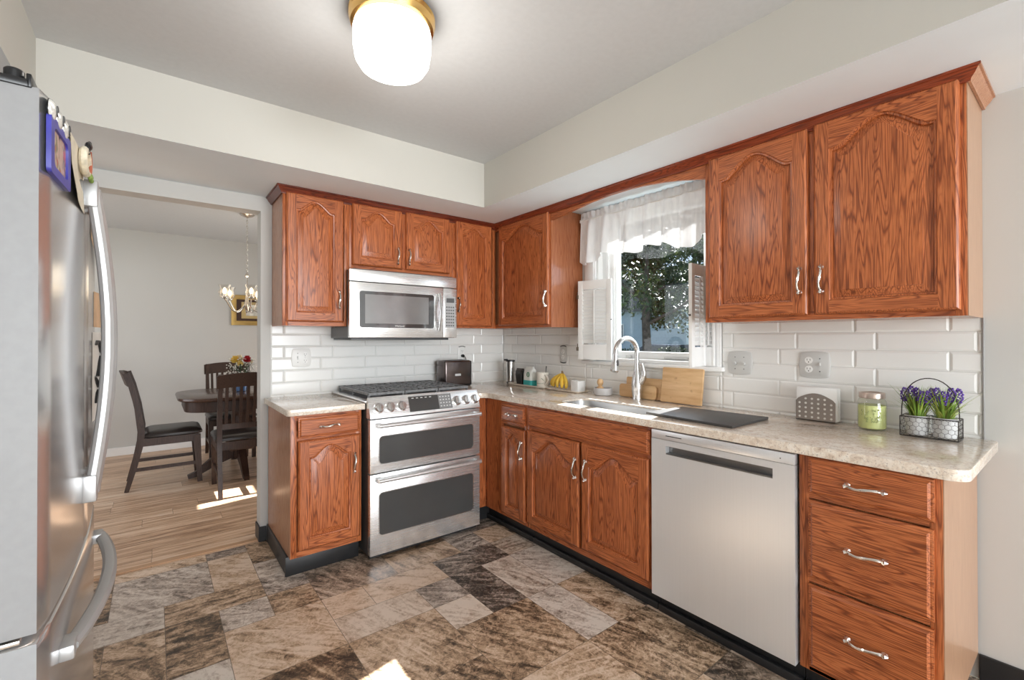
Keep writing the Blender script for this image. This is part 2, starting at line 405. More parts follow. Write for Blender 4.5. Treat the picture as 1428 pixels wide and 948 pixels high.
# ------------------------------------------------------------------ room shell
def tiled_floor(name, x0, x1, y0, y1, mats, layout, gap):
    bm = bmesh.new(); lay = bm.faces.layers.float_color if False else None
    base = [bm.verts.new(p) for p in ((x0, y0, -0.02), (x1, y0, -0.02), (x1, y1, -0.02), (x0, y1, -0.02))]
    top = [bm.verts.new(p) for p in ((x0, y0, -0.0006), (x1, y0, -0.0006), (x1, y1, -0.0006), (x0, y1, -0.0006))]
    cols = []
    for f in [base, top] + [[base[i], base[(i + 1) % 4], top[(i + 1) % 4], top[i]] for i in range(4)]:
        bm.faces.new(f).material_index = 1; cols.append((0, 0, 0, 1))
    for (a, b, c, d, col) in layout:
        a, b, c, d = max(a, x0), min(b, x1), max(c, y0), min(d, y1)
        if b - a < 2 * gap + 0.002 or d - c < 2 * gap + 0.002: continue
        f = bm.faces.new([bm.verts.new(p) for p in ((a + gap, c + gap, 0), (b - gap, c + gap, 0), (b - gap, d - gap, 0), (a + gap, d - gap, 0))])
        f.material_index = 0; cols.append((*col, 1))
    me = bpy.data.meshes.new(name); bm.to_mesh(me); bm.free()
    at = me.attributes.new('tile', 'FLOAT_COLOR', 'FACE')
    for i, c in enumerate(cols): at.data[i].color = c
    for x in mats: me.materials.append(x)
    o = bpy.data.objects.new(name, me); COL.objects.link(o); o['kind'] = 'structure'
    return o
rng = random.Random(11)
def kitchen_layout():
    g = 0.2035; out = []; nx, ny = 22, 30; ox, oy = -1.0 - 14 * g, -1.73 - 20 * g
    used = set()
    for j in range(ny):
        for i in range(nx):
            if (i, j) in used: continue
            opts = [(2, 2), (1, 1), (2, 1), (1, 2), (1, 1), (2, 2)]; rng.shuffle(opts)
            for w, h in opts + [(1, 1)]:
                cells = [(i + a, j + b) for a in range(w) for b in range(h)]
                if all(c not in used for c in cells): break
            used.update(cells)
            out.append((ox + i * g, ox + (i + w) * g, oy + j * g, oy + (j + h) * g, (rng.random(), rng.random(), rng.random())))
    return out
tiled_floor('floor', XLW, 0, YR, 0.0, [SLATE, GROUTF], kitchen_layout(), 0.0011)
def plank_layout():
    out = []; y = 0.0; k = 0
    while y < 3.4:
        x = -4.6 - rng.random() * 1.2
        while x < 0:
            out.append((x, x + 1.22, y, y + 0.15, (rng.random(), rng.random(), rng.random()))); x += 1.22
        y += 0.15
    return out
tiled_floor('floor_dining', -4.6, 0, 0.0, 3.35, [PLANK, plain('plank_joint', (0.12, 0.08, 0.055), 0.5)], plank_layout(), 0.0008)
struct('trim_1', M().box(-3.3, XWE - 0.001, 0.02, 0.062, 0.0, 0.007, 0.002), plain('oak_threshold_strip', (0.50, 0.30, 0.17), 0.4))

def wall_with_holes(name, T, u0, u1, v0, v1, w0, w1, holes, mat):
    us = sorted({u0, u1, *[h[0] for h in holes], *[h[1] for h in holes]}); m = M()
    for a, b in zip(us, us[1:]):
        hs = sorted([h for h in holes if h[0] <= a and h[1] >= b], key=lambda h: h[2]); v = v0
        for h in hs:
            if h[2] > v: m.fbox(T, a, b, v, h[2], w0, w1)
            v = h[3]
        if v < v1: m.fbox(T, a, b, v, v1, w0, w1)
    return struct(name, m, mat)
TB = lambda u, v, w: (u, -w, v)                 # back wall: u = x, out of the wall towards the camera
TR = lambda u, v, w: (-w, -u, v)                # right wall: u = -y
WY0, WY1, WZ0, WZ1 = -1.10, -1.93, 1.15, 2.14   # kitchen window opening
wall_back = wall_with_holes('wall_back', TB, -4.6, 0.15, 0, 2.6, -0.12, 0, [(-3.36, XWE, 0, 2.10)], WALL)
wall_right = wall_with_holes('wall_right', TR, -3.5, 7.65, 0, 2.6, -0.15, 0, [(1.10, 1.93, WZ0, WZ1), (-2.30, -1.20, 0.02, 2.02)], WALL)
struct('wall_left', M().box(XLW - 0.12, XLW, YR, -0.001, 0, 2.6), WALL)
wall_with_holes('wall_rear', lambda u, v, w: (u, YR - 0.15 + w, v), XLW - 0.12, 0, 0, 2.6, 0, 0.15, [(-3.2, -0.1, 0.12, 2.36)], WALL)
struct('wall_dining_back', M().box(-4.72, 0.15, 3.35, 3.5, 0, 2.6), WALL)
wall_with_holes('wall_dining_left', lambda u, v, w: (-4.6 - w, -u, v), -3.5, -0.12, 0, 2.6, 0, 0.12, [(-2.55, -0.65, 0.55, 2.25)], WALL)
struct('ceiling', M().box(XLW - 0.12, 0.15, YR, 0.0, ZCL, ZCL + 0.1), CEIL)
struct('ceiling_dining', M().box(-4.72, 0.15, 0.0, 3.5, ZCL, ZCL + 0.1), CEIL)
# dropped soffit: cream faces, undersides whitened to carry the bounced light
sm = M()
def soffit(x0, x1, y0, y1):
    n = len(sm.bm.faces); sm.box(x0, x1, y0, y1, ZS, ZCL + 0.01)
    sm.bm.faces.ensure_lookup_table()
    for f in sm.bm.faces[n:]:
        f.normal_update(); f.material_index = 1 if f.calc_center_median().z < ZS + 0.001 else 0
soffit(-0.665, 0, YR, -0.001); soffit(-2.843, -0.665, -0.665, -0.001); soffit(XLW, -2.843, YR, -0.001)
struct('trim_2', sm, [SOFF, UNDERLIT])
struct('baseboard_back', M().box(XWE - 0.004, -1.90, -0.012, -0.0005, 0, 0.095, 0.003).box(XWE - 0.010, XWE, -0.012, 0.115, 0, 0.095, 0.003), BLACK)
struct('baseboard_right', M().box(-0.012, -0.0005, YR, -3.0, 0, 0.098, 0.003), BLACK)
struct('baseboard_dining', M().box(-4.6, 0, 3.336, 3.3495, 0, 0.09, 0.004), TRIMW)

# bevelled subway tile
def subway(T, rects, phase, name, parent):
    m = M(); p, ln = 0.0788, 0.3105
    for (u0, u1, v0, v1) in rects:
        k0 = int(math.floor((v0 - 0.921) / p)); k1 = int(math.ceil((v1 - 0.921) / p))
        m.fbox(T, u0, u1, v0, v1, 0.0, 0.003, mi=1)
        for k in range(k0, k1):
            a0, a1 = 0.921 + k * p, 0.921 + (k + 1) * p
            ph = phase[k % 2]; i0 = int(math.floor((u0 - ph) / ln)) - 1
            for i in range(i0, int(math.ceil((u1 - ph) / ln)) + 1):
                b0, b1 = ph + i * ln, ph + (i + 1) * ln
                c0, c1, d0, d1 = max(b0, u0), min(b1, u1), max(a0, v0), min(a1, v1)
                if c1 - c0 < 0.012 or d1 - d0 < 0.012: continue
                g, e = 0.0011, 0.009
                m.loops([[T(c0 + g, d0 + g, 0.003), T(c1 - g, d0 + g, 0.003), T(c1 - g, d1 - g, 0.003), T(c0 + g, d1 - g, 0.003)],
                         [T(c0 + e, d0 + e, 0.0068), T(c1 - e, d0 + e, 0.0068), T(c1 - e, d1 - e, 0.0068), T(c0 + e, d1 - e, 0.0068)]])
    return part(name, m, [TILE, GROUT], parent, smooth=False)
subway(TB, [(-1.876, 0.0, 0.88, ZU + 0.01)], (-1.567, -1.797), 'tile_backsplash', wall_back)
subway(TR, [(0.009, 1.0, 0.88, ZU + 0.01), (1.0, 2.01, 0.88, 1.105), (2.01, 3.015, 0.88, ZU + 0.01)], (2.069, 2.302), 'tile_backsplash', wall_right)
part('edge_trim', M().box(-0.011, 0, -3.019, -3.0145, 0.88, ZU, 0.001), plain('grey_metal_edge', (0.42, 0.42, 0.42), 0.4, 0.5), wall_right)

# ------------------------------------------------------------------ window with white casing, sash and sill
wm = M()
for y0, y1 in ((-1.003, -1.10), (-1.93, -2.007)):
    wm.fbox(TR, -y0, -y1, 1.128, 2.19, 0.0, 0.018, 0.004)
    wm.fbox(TR, -y0 + 0.012, -y1 - 0.012, 1.128, 2.19, 0.018, 0.023, 0.002)
wm.fbox(TR, 1.003, 2.007, 2.135, 2.19, 0.0, 0.018, 0.004)
for y0, y1 in ((-1.10, -1.116), (-1.914, -1.93)): wm.fbox(TR, -y0, -y1, WZ0, WZ1, -0.15, 0.0)
wm.fbox(TR, 1.10, 1.93, WZ1 - 0.012, WZ1, -0.15, 0.0)
win = struct('window_1', wm, TRIMW, smooth=True)
part('sill', M().fbox(TR, 0.985, 2.025, 1.105, 1.130, -0.02, 0.038, 0.006).fbox(TR, 1.102, 1.928, 1.1305, 1.1525, -0.15, 0.016, 0.002), TRIMW, win)
f = M()
for a, b, c, d in ((1.116, 1.241, 1.152, 2.128), (1.875, 1.914, 1.152, 2.128), (1.241, 1.875, 1.152, 1.2), (1.241, 1.875, 2.07, 2.128)): f.fbox(TR, a, b, c, d, -0.095, -0.045, 0.003)
f.fbox(TR, 1.15, 1.175, 1.16, 2.128, -0.05, -0.035, 0.002).fbox(TR, 1.205, 1.225, 1.18, 2.1, -0.05, -0.038, 0.002)
part('sash', f, TRIMW, win)
part('pane', M().fbox(TR, 1.236, 1.88, 1.195, 2.075, -0.073, -0.069), GLASS, win, smooth=False)
part('latch', M().fbox(TR, 1.33, 1.37, 1.158, 1.175, -0.045, -0.025, 0.003).fbox(TR, 1.62, 1.78, 1.16, 1.172, -0.045, -0.03, 0.003), GREYP, win)
# dining window (glazed door out of frame) and rear patio door frames
dm = M()
for a, b, c, d in ((-2.30, -2.24, 0.02, 2.02), (-1.26, -1.20, 0.02, 2.02), (-1.77, -1.73, 0.02, 2.02), (-2.24, -1.26, 1.97, 2.02), (-2.24, -1.26, 0.02, 0.12), (-2.24, -1.26, 1.55, 1.575)): dm.fbox(TR, a, b, c, d, -0.1, -0.04, 0.003)
struct('door_1', dm, TRIMW)
rm = M(); TRe = lambda u, v, w: (u, YR - 0.15 + w, v)
for a, b, c, d in ((-3.2, -3.12, 0.12, 2.36), (-0.18, -0.1, 0.12, 2.36), (-1.69, -1.61, 0.12, 2.36), (-3.12, -0.18, 2.28, 2.36), (-3.12, -0.18, 0.12, 0.2)): rm.fbox(TRe, a, b, c, d, 0.03, 0.1, 0.003)
struct('door_2', rm, TRIMW)

# ------------------------------------------------------------------ cabinetry
def rect(T, u0, u1, v0, v1, i, w): return [T(u0 + i, v0 + i, w), T(u1 - i, v0 + i, w), T(u1 - i, v1 - i, w), T(u0 + i, v1 - i, w)]
def handle(T, u, v, vert, parent, half=0.05):
    m = M(); n = 15
    ax = (lambda s, lat, w: T(u + lat, v + s, w)) if vert else (lambda s, lat, w: T(u + s, v + lat, w))
    pts, rs = [], []
    for k in range(n):
        s = -1 + 2 * k / (n - 1)
        pts.append(ax(s * half, 0.0035 * math.sin(s * PI), 0.024 + 0.020 * (1 - s * s) - (0.010 * max(0, abs(s) - 0.8) / 0.2)))
        rs.append(0.0046 + 0.0022 * abs(s) ** 2 + (0.0012 if abs(s) < 0.15 else 0))
    m.tube(pts, rs, 8)
    for s in (-1, 1):
        m.tube([ax(s * half, 0.0035 * math.sin(s * PI), 0.0195 + 0.0005), ax(s * half * 1.02, 0, 0.026), ax(s * half * 1.0, 0, 0.034)], [0.011, 0.0085, 0.005], 10)
        m.tube([ax(s * half, 0, 0.028), ax(s * half * 1.10, s * 0.003, 0.031), ax(s * half * 1.2, s * 0.002, 0.0285)], [0.006, 0.0075, 0.003], 8)
    return part('handle', m, CHROME, parent)
def arch_door(root, T, u0, u1, v0, v1, oh, hpos=None, rise=None, st=0.056):
    """raised-panel door with cathedral-arched top rail: stiles, rails > raised_panel, handle"""
    Wd = u1 - u0; s = min(st, Wd * 0.24); a0, a1, b0 = u0 + s, u1 - s, v0 + s
    rise = rise if rise else min(0.085, (a1 - a0) * 0.27); sh = v1 - s * 0.62 - rise
    N = 22
    def curve(t):
        q = min(1.0, abs(t) / 0.88); b = 0.5 + 0.5 * math.cos(PI * q)
        return rise * (b ** 0.70)
    def ring(d, w):
        L = [T(a0 + d, b0 + d, w), T(a1 - d, b0 + d, w)]
        for k in range(N + 1):
            t = 1 - 2 * k / N
            L.append(T((a0 + a1) / 2 + t * ((a1 - a0) / 2 - d), sh + curve(t) - d * min(1.22, math.sqrt(1 + ((curve(t + 0.01) - curve(t - 0.01)) / (0.02 * (a1 - a0) / 2)) ** 2)), w))
        return L
    m = M(); e = 0.010
    m.loops([rect(T, u0, u1, v0, v1, 0, 0.0), rect(T, u0, u1, v0, v1, 0, 0.010), rect(T, u0, u1, v0, v1, 0.004, 0.0165), rect(T, u0, u1, v0, v1, e, 0.020)], cap1=False, cap0=True)
    wf = 0.020
    m.quad([T(u0 + e, v0 + e, wf), T(a0, v0 + e, wf), T(a0, v1 - e, wf), T(u0 + e, v1 - e, wf)], 0)
    m.quad([T(a1, v0 + e, wf), T(u1 - e, v0 + e, wf), T(u1 - e, v1 - e, wf), T(a1, v1 - e, wf)], 0)
    m.quad([T(a0, v0 + e, wf), T(a1, v0 + e, wf), T(a1, b0, wf), T(a0, b0, wf)], 1)
    for k in range(N):
        t0, t1 = -1 + 2 * k / N, -1 + 2 * (k + 1) / N; c, h = (a0 + a1) / 2, (a1 - a0) / 2
        m.quad([T(c + t0 * h, sh + curve(t0), wf), T(c + t1 * h, sh + curve(t1), wf), T(c + t1 * h, v1 - e, wf), T(c + t0 * h, v1 - e, wf)], 1)
    m.loops([ring(0, wf), ring(0.003, 0.0150), ring(0.0085, 0.0135), ring(0.011, 0.0055)], cap1=False, mi=0)
    d = part('door', m, [OAKZ, oh], root)
    pm = M()
    pm.loops([ring(0.010, 0.0045), ring(0.013, 0.0050), ring(0.017, 0.0060), ring(0.039, 0.0150), ring(0.0395, 0.0172), ring(0.042, 0.0175)])
    part('raised_panel', pm, OAKZ, d)
    if hpos: handle(T, hpos[0], hpos[1], True, d)
    return d
def slab_front(root, name, T, u0, u1, v0, v1, oh, hpos=None):
    m = M()
    m.loops([rect(T, u0, u1, v0, v1, 0, 0.0), rect(T, u0, u1, v0, v1, 0, 0.011), rect(T, u0, u1, v0, v1, 0.005, 0.0135), rect(T, u0, u1, v0, v1, 0.008, 0.0135), rect(T, u0, u1, v0, v1, 0.015, 0.0195)], cap0=True)
    d = part(name, m, oh, root)
    if hpos: handle(T, hpos[0], hpos[1], False, d)
    return d
TUB = lambda u, v, w: (u, UF - w, v)            # wall cabinets on the back wall
TUR = lambda u, v, w: (UF - w, -u, v)           # wall cabinets on the right wall (u = -y)
TBB = lambda u, v, w: (u, BF - w, v)
TBR = lambda u, v, w: (BF - w, -u, v)
def upper(label, loc, T, u0, u1, v0, v1, doors, oh, end=None, group='oak upper cabinets'):
    r = thing('upper_cabinet', label, 'cabinet', loc, group)
    dep = -UF - 0.001
    m = M(); m.fbox(T, u0, u1, v0, v1, -dep, -0.019)
    part('carcass', m, OAKB, r)
    fm = M(); sw = 0.03
    fm.fbox(T, u0, u0 + sw, v0, v1, -0.019, 0, 0.001).fbox(T, u1 - sw, u1, v0, v1, -0.019, 0, 0.001)
    fm.fbox(T, u0 + sw, u1 - sw, v0, v0 + 0.035, -0.019, -0.0004, mi=1).fbox(T, u0 + sw, u1 - sw, v1 - 0.05, v1, -0.019, -0.0004, mi=1)
    for d0, d1 in zip(doors, doors[1:]): fm.fbox(T, d0[1] - 0.02, d1[0] + 0.02, v0 + 0.035, v1 - 0.05, -0.019, 0)
    part('face_frame', fm, [OAKZ, oh], r)
    for d in doors: arch_door(r, T, d[0], d[1], d[2], d[3], oh, d[4])
    if end:
        em = M(); em.fbox(T, end[0], end[1], v0, v1, -dep, -0.0005); part('end_panel', em, end[2], r)
    return r
ZT = 2.19
upper('tall oak wall cabinet left of the microwave, beside the dining doorway', (-1.67, -0.15, ZU), TUB, -1.868, -1.477, ZU, ZT, [(-1.852, -1.515, 1.390, 2.163, (-1.546, 1.532))], OAKX)
upper('short two-door oak cabinet directly above the microwave', (-1.09, -0.15, 1.742), TUB, -1.476, -0.716, 1.742, ZT, [(-1.461, -1.117, 1.764, 2.165, (-1.152, 1.852)), (-1.090, -0.742, 1.764, 2.170, (-1.068, 1.853))], OAKX)
upper('narrow single-door oak wall cabinet between microwave and corner', (-0.51, -0.15, ZU), TUB, -0.715, -0.3125, ZU, ZT, [(-0.687, -0.357, 1.379, 2.172, (-0.668, 1.540))], OAKX)
upper('single-door oak corner wall cabinet left of the window', (-0.15, -0.48, ZU), TUR, 0.002, 0.963, ZU, ZT, [(0.372, 0.952, 1.385, 2.165, (0.929, 1.563))], OAKY, (0.963, 0.966, OAKC))
upper('large two-door oak wall cabinet right of the window', (-0.15, -2.55, ZU), TUR, 2.085, 3.013, ZU, ZT, [(2.108, 2.541, 1.386, 2.165, (2.511, 1.531)), (2.562, 2.998, 1.386, 2.170, (2.590, 1.529))], OAKY, (3.013, 3.0155, OAKLIT))
# hinge pin and light switch under the large cabinet end
# arched valance board and crown
vm = M(); arch = [(0.9665, 2.103), (1.06, 2.112), (1.178, 2.125), (1.32, 2.142), (1.477, 2.150), (1.62, 2.149), (1.732, 2.142), (1.85, 2.128), (1.952, 2.110), (2.084, 2.080)]
vm.prism([(0.9665, 2.188)] + arch + [(2.084, 2.188)], TUR, -0.019, -0.0005)
solo('valance_board', vm, OAKY, 'arched oak valance board bridging the two cabinets over the window', 'valance board', (UF, -1.52, 2.08))
cm = M(); prof = [(0.001, 2.150), (0.009, 2.150), (0.011, 2.158), (0.022, 2.170), (0.030, 2.184), (0.036, 2.186), (0.036, 2.1945), (0.001, 2.1945)]
xl = -1.868
cp = lambda d, z: [(xl - d, -0.001, z), (xl - d, UF - d, z), (UF - d, UF - d, z), (UF - d, YG - 0.0025 - d, z), (-0.001, YG - 0.0025 - d, z)]
L = [cp(d, z) for d, z in prof]; L.append(L[0])
R_ = [[cm.bm.verts.new(p) for p in l] for l in L[:-1]]; R_.append(R_[0])
for a, b in zip(R_, R_[1:]):
    for i in range(4):
        fa = cm.bm.faces.new((a[i], a[i + 1], b[i + 1], b[i])); fa.material_index = 2 if i == 3 else (1 if i == 2 else 0)  # right-end return gets lighter oak, the light falling there put into its colour
for i in (0, 4): cm.bm.faces.new([r[i] for r in R_[:-1]])
solo('crown_moulding', cm, [OAKD, OAKDY, OAKB], 'dark oak crown moulding running along the tops of the wall cabinets', 'crown moulding', (UF, UF, 2.15))

def base_cab(name, label, loc, T, u0, u1, v0, v1, oh, drawers=(), doors=(), ends=(), stiles=(), depth=0.60, low=0.09):
    r = thing(name, label, 'base cabinet', loc, 'oak base cabinets')
    part('carcass', M().fbox(T, u0 + 0.002, u1 - 0.002, v0, v1 - low, -depth, -0.019), OAKB, r)
    fm = M(); fm.fbox(T, u0, u0 + 0.03, v0, v1, -0.019, 0, 0.001).fbox(T, u1 - 0.03, u1, v0, v1, -0.019, 0, 0.001)
    vs_ = sorted([(v0, v0 + 0.03), (v1 - 0.03, v1)] + [(d[2] - 0.018, d[2] + 0.01) for d in drawers])
    for a, b in vs_: fm.fbox(T, u0 + 0.03, u1 - 0.03, a, b, -0.019, -0.0004, mi=1)
    for a, b in stiles: fm.fbox(T, a, b, v0, v1, -0.019, 0.0003)
    part('face_frame', fm, [OAKZ, oh], r)
    for i, (a, b, c, d, h, nm) in enumerate(drawers): slab_front(r, nm, T, a, b, c, d, oh, h)
    for a, b, c, d, h in doors: arch_door(r, T, a, b, c, d, oh, h)
    for a, b, mt in ends: part('end_panel', M().fbox(T, a, b, v0, v1, -depth, -0.0005), mt, r)
    return r
ZB0, ZB1 = 0.105, ZC - CT - 0.001
bl = base_cab('base_cabinet', 'small oak base cabinet with one drawer and door left of the range', (-1.69, -0.31, 0), TBB, -1.888, -1.506, ZB0, ZB1, OAKX,
         [(-1.854, -1.520, 0.748, 0.860, (-1.691, 0.805), 'drawer')], [(-1.854, -1.516, 0.140, 0.735, (-1.554, 0.575))], [(-1.890, -1.888, OAKB)])
part('toe_kick', M().box(-1.884, -1.506, BF + 0.055, -0.005, 0, ZB0).box(-1.899, -1.884, BF + 0.04, -0.013, 0, 0.1045, 0.003).box(-1.905, -1.508, BF + 0.038, BF + 0.055, 0, 0.1045, 0.003), BLACK, bl)
bn = base_cab('base_cabinet', 'narrow oak corner base cabinet with small drawer between range and sink cabinet', (-0.31, -0.85, 0), TBR, 0.62, 1.076, ZB0, ZB1, OAKY,
         [(0.812, 1.062, 0.737, 0.853, (0.940, 0.793), 'drawer')], [(0.812, 1.062, 0.128, 0.706, (1.033, 0.578))], (), [(0.65, 0.80)])
part('corner_filler', M().fbox(TBB, -0.727, -0.617, ZB0, ZB1, -0.02, 0.0), OAKZ, bn)
bs = base_cab('base_cabinet', 'two-door oak sink base cabinet with wide false drawer front', (-0.31, -1.54, 0), TBR, 1.078, 1.992, ZB0, ZB1, OAKY,
         [(1.093, 1.982, 0.738, 0.857, None, 'false_drawer_front')], [(1.083, 1.528, 0.140, 0.717, (1.503, 0.573)), (1.544, 1.978, 0.143, 0.720, (1.580, 0.577))], low=0.25)
bd = base_cab('base_cabinet', 'oak three-drawer base cabinet at the right end under the counter', (-0.31, -2.8, 0), TBR, 2.611, 2.996, ZB0, ZB1, OAKY,
         [(2.643, 2.979, 0.737, 0.867, (2.811, 0.797), 'drawer'), (2.643, 2.977, 0.439, 0.715, (2.811, 0.578), 'drawer'), (2.643, 2.976, 0.125, 0.416, (2.810, 0.282), 'drawer')], (), [(2.996, 2.9985, OAKLIT)])
for r, a, b in ((bn, 0.56, 1.076), (bs, 1.078, 1.992), (bd, 2.611, 2.97)):
    part('toe_kick', M().box(BF + 0.055, BF + 0.09, -b, -a, 0, ZB0 + 0.004).box(BF + 0.035, BF + 0.055, -b, -a, 0, 0.035, 0.006), BLACK, r)
part('toe_kick_return', M().box(-0.727, BF + 0.06, BF + 0.04, BF + 0.06, 0, ZB0 + 0.004), BLACK, bn)

# ------------------------------------------------------------------ countertops
def slab(outer, holes, z0, z1, bev=0.011):
    m = M(); bm = m.bm; edges = []
    for lp in [outer] + holes:
        v = [bm.verts.new((x, y, z1)) for x, y in lp]
        edges += [bm.edges.new((v[i], v[(i + 1) % len(v)])) for i in range(len(v))]
    fs = bmesh.ops.triangle_fill(bm, use_beauty=True, use_dissolve=False, edges=edges)['geom']
    fs = [f for f in fs if isinstance(f, bmesh.types.BMFace)]
    ex = bmesh.ops.extrude_face_region(bm, geom=fs)
    nv = [v for v in ex['geom'] if isinstance(v, bmesh.types.BMVert)]
    bmesh.ops.translate(bm, verts=nv, vec=(0, 0, z0 - z1))
    bmesh.ops.recalc_face_normals(bm, faces=bm.faces)
    bm.normal_update()
    be = [e for e in bm.edges if len(e.link_faces) == 2 and abs(e.verts[0].co.z - e.verts[1].co.z) < 1e-6 and abs(e.link_faces[0].normal.dot(e.link_faces[1].normal)) < 0.2]
    bmesh.ops.bevel(bm, geom=be, offset=bev, segments=3, affect='EDGES', profile=0.5, clamp_overlap=True)
    return m
def arc(cx, cy, r, a0, a1, n=6): return [(cx + r * math.cos(math.radians(a0 + (a1 - a0) * i / n)), cy + r * math.sin(math.radians(a0 + (a1 - a0) * i / n))) for i in range(n + 1)]
XCF = -0.645
outer = [(-0.010, -0.010), (-0.727, -0.010), (-0.727, -0.642)] + arc(-0.71, -0.71, 0.068, 80, 15, 4)
outer += [(XCF, -0.75)] + arc(XCF + 0.05, -3.055 + 0.05, 0.05, 180, 270, 5) + arc(-0.03, -3.035, 0.02, 270, 360, 3) + [(-0.010, -1.0)]
SX0, SX1, SY0, SY1 = -0.553, -0.318, -1.275, -1.96
rr = 0.075
hole = arc(SX0 + rr, SY0 - rr, rr, 180, 90, 5) + arc(SX1 - rr, SY0 - rr, rr, 90, 0, 5) + arc(SX1 - rr, SY1 + rr, rr, 0, -90, 5) + arc(SX0 + rr, SY1 + rr, rr, -90, -180, 5)
solo('countertop', slab(outer, [hole], ZC - CT, ZC), GRAN, 'long L-shaped beige granite countertop holding the sink', 'countertop', (-0.3, -1.6, ZC - CT), 'granite countertops')
o2 = [(-1.494, -0.010), (-1.912, -0.010)] + arc(-1.912 + 0.02, -0.645 + 0.02, 0.02, 180, 270, 3) + [(-1.494, -0.645)]
solo('countertop', slab(o2, [], ZC - CT, ZC), GRAN, 'short beige granite countertop left of the range', 'countertop', (-1.70, -0.33, ZC - CT), 'granite countertops')
# sink bowl
sk = M()
def sring(i, z):
    q = max(0.02, rr - i)
    x0, x1, y0, y1 = SX0 + i, SX1 - i, SY0 - i, SY1 + i
    return [(x, y, z) for x, y in arc(x0 + q, y0 - q, q, 180, 90, 5) + arc(x1 - q, y0 - q, q, 90, 0, 5) + arc(x1 - q, y1 + q, q, 0, -90, 5) + arc(x0 + q, y1 + q, q, -90, -180, 5)]
sk.loops([sring(0.0006, ZC - 0.010), sring(0.0035, ZC - 0.0095), sring(0.0045, ZC - 0.013), sring(0.008, ZC - 0.19), sring(0.03, ZC - 0.215)])
sink = thing('sink', 'stainless steel undermount sink below the window', 'sink', (-0.435, -1.62, ZC - 0.22))
part('bowl', sk, steel('sink_steel', 'y', (0.40, 0.40, 0.40), 0.35, 0.85), sink)
part('drain', M().lathe([(0.045, 0.0), (0.045, 0.004), (0.03, 0.003), (0.005, 0.0015)], (-0.43, -1.55, ZC - 0.2145), 24), CHROME, sink)

# ------------------------------------------------------------------ range
RX0, RX1, RY = -1.4886, -0.733, -0.7107
rg = thing('range', 'stainless slide-in double-oven gas range between the base cabinets', 'range', ((RX0 + RX1) / 2, -0.36, 0))
part('body', M().box(RX0 + 0.002, RX1 - 0.002, RY + 0.045, -0.03, 0.03, 0.905), DGREY, rg)
part('kick_plate', M().box(RX0 + 0.03, RX1 - 0.03, RY + 0.08, RY + 0.10, 0.0, 0.06).box(RX0 + 0.01, RX1 - 0.01, RY + 0.03, RY + 0.06, 0.012, 0.034), BLACK, rg)
ck = M(); ck.box(RX0 - 0.008, RX1 + 0.004, -0.650, -0.025, 0.9105, 0.924, 0.004)
part('cooktop', ck, STX, rg)
part('burner_tray', M().box(RX0 + 0.025, RX1 - 0.025, -0.60, -0.06, 0.924, 0.927), BLKP, rg)
for bx_, by_, br in ((-1.36, -0.20, 0.042), (-1.36, -0.46, 0.05), (-1.11, -0.33, 0.055), (-0.865, -0.2, 0.04), (-0.865, -0.46, 0.048)):
    part('burner', M().lathe([(br, 0), (br, 0.010), (br * 0.8, 0.012), (br * 0.78, 0.019), (br * 0.3, 0.020)], (bx_, by_, 0.927), 20), IRON, rg)
w3 = (RX1 - RX0 - 0.05) / 3
for k in range(3):
    g0 = RX0 + 0.025 + k * w3 + 0.003; g1 = g0 + w3 - 0.006; gm = M(); zt = 0.962
    for x in (g0 + 0.006, g1 - 0.006): gm.bar([(x, -0.605, zt - 0.007), (x, -0.055, zt - 0.007)], 0.012, 0.014, (1, 0, 0))
    for y in (-0.605, -0.055, -0.33): gm.bar([(g0, y, zt - 0.007), (g1, y, zt - 0.007)], 0.012, 0.014, (0, 1, 0))
    for i in range(1, 5):
        x = g0 + (g1 - g0) * i / 5
        for y0, y1 in ((-0.605, -0.50), (-0.42, -0.24), (-0.16, -0.055)): gm.bar([(x, y0, zt - 0.005), (x, y1, zt - 0.005)], 0.009, 0.010, (1, 0, 0))
    for y in (-0.51, -0.46, -0.40, -0.26, -0.20, -0.15): gm.bar([(g0, y, zt - 0.006), (g1, y, zt - 0.006)], 0.008, 0.010, (0, 1, 0))
    for x in (g0 + 0.006, g1 - 0.006):
        for y in (-0.60, -0.33, -0.06): gm.box(x - 0.006, x + 0.006, y - 0.006, y + 0.006, 0.927, zt - 0.01)
    part('grate', gm, IRON, rg)
# sloped control panel
cpm = M(); pp = [(-0.650, 0.924), (-0.664, 0.942), (-0.6685, 0.944), (-0.674, 0.938), (-0.712, 0.834), (-0.712, 0.824), (-0.645, 0.824)]
cpm.loops([[(RX0, y, z) for y, z in pp], [(RX1, y, z) for y, z in pp]], cap0=True)
part('control_panel', cpm, STX, rg)
nrm = Vector((0, -0.104, -0.038 * -1)).normalized(); nrm = Vector((0, -(0.938 - 0.834), -(0.712 - 0.674))).normalized(); nrm.z = abs(nrm.z)
def PC(x, t, out=0.0):   # point on the sloped panel, t = 0 top .. 1 bottom
    y, z = -0.674 + t * -0.038, 0.938 + t * -0.104
    return Vector((x, y, z)) + nrm * out
def panel_quad(x0, x1, t0, t1, out, mat, name, parent):
    m = M(); m.loops([[PC(x0, t1, 0), PC(x1, t1, 0), PC(x1, t0, 0), PC(x0, t0, 0)], [PC(x0, t1, out), PC(x1, t1, out), PC(x1, t0, out), PC(x0, t0, out)]]); return part(name, m, mat, parent, smooth=False)
dsp = panel_quad(-1.240, -0.944, 0.08, 0.93, 0.002, BOOKG, 'display', rg)
panel_quad(-1.037, -0.948, 0.10, 0.91, 0.0026, plain('grey_keypad', (0.22, 0.22, 0.22), 0.25), 'keypad', rg)
keym = M()
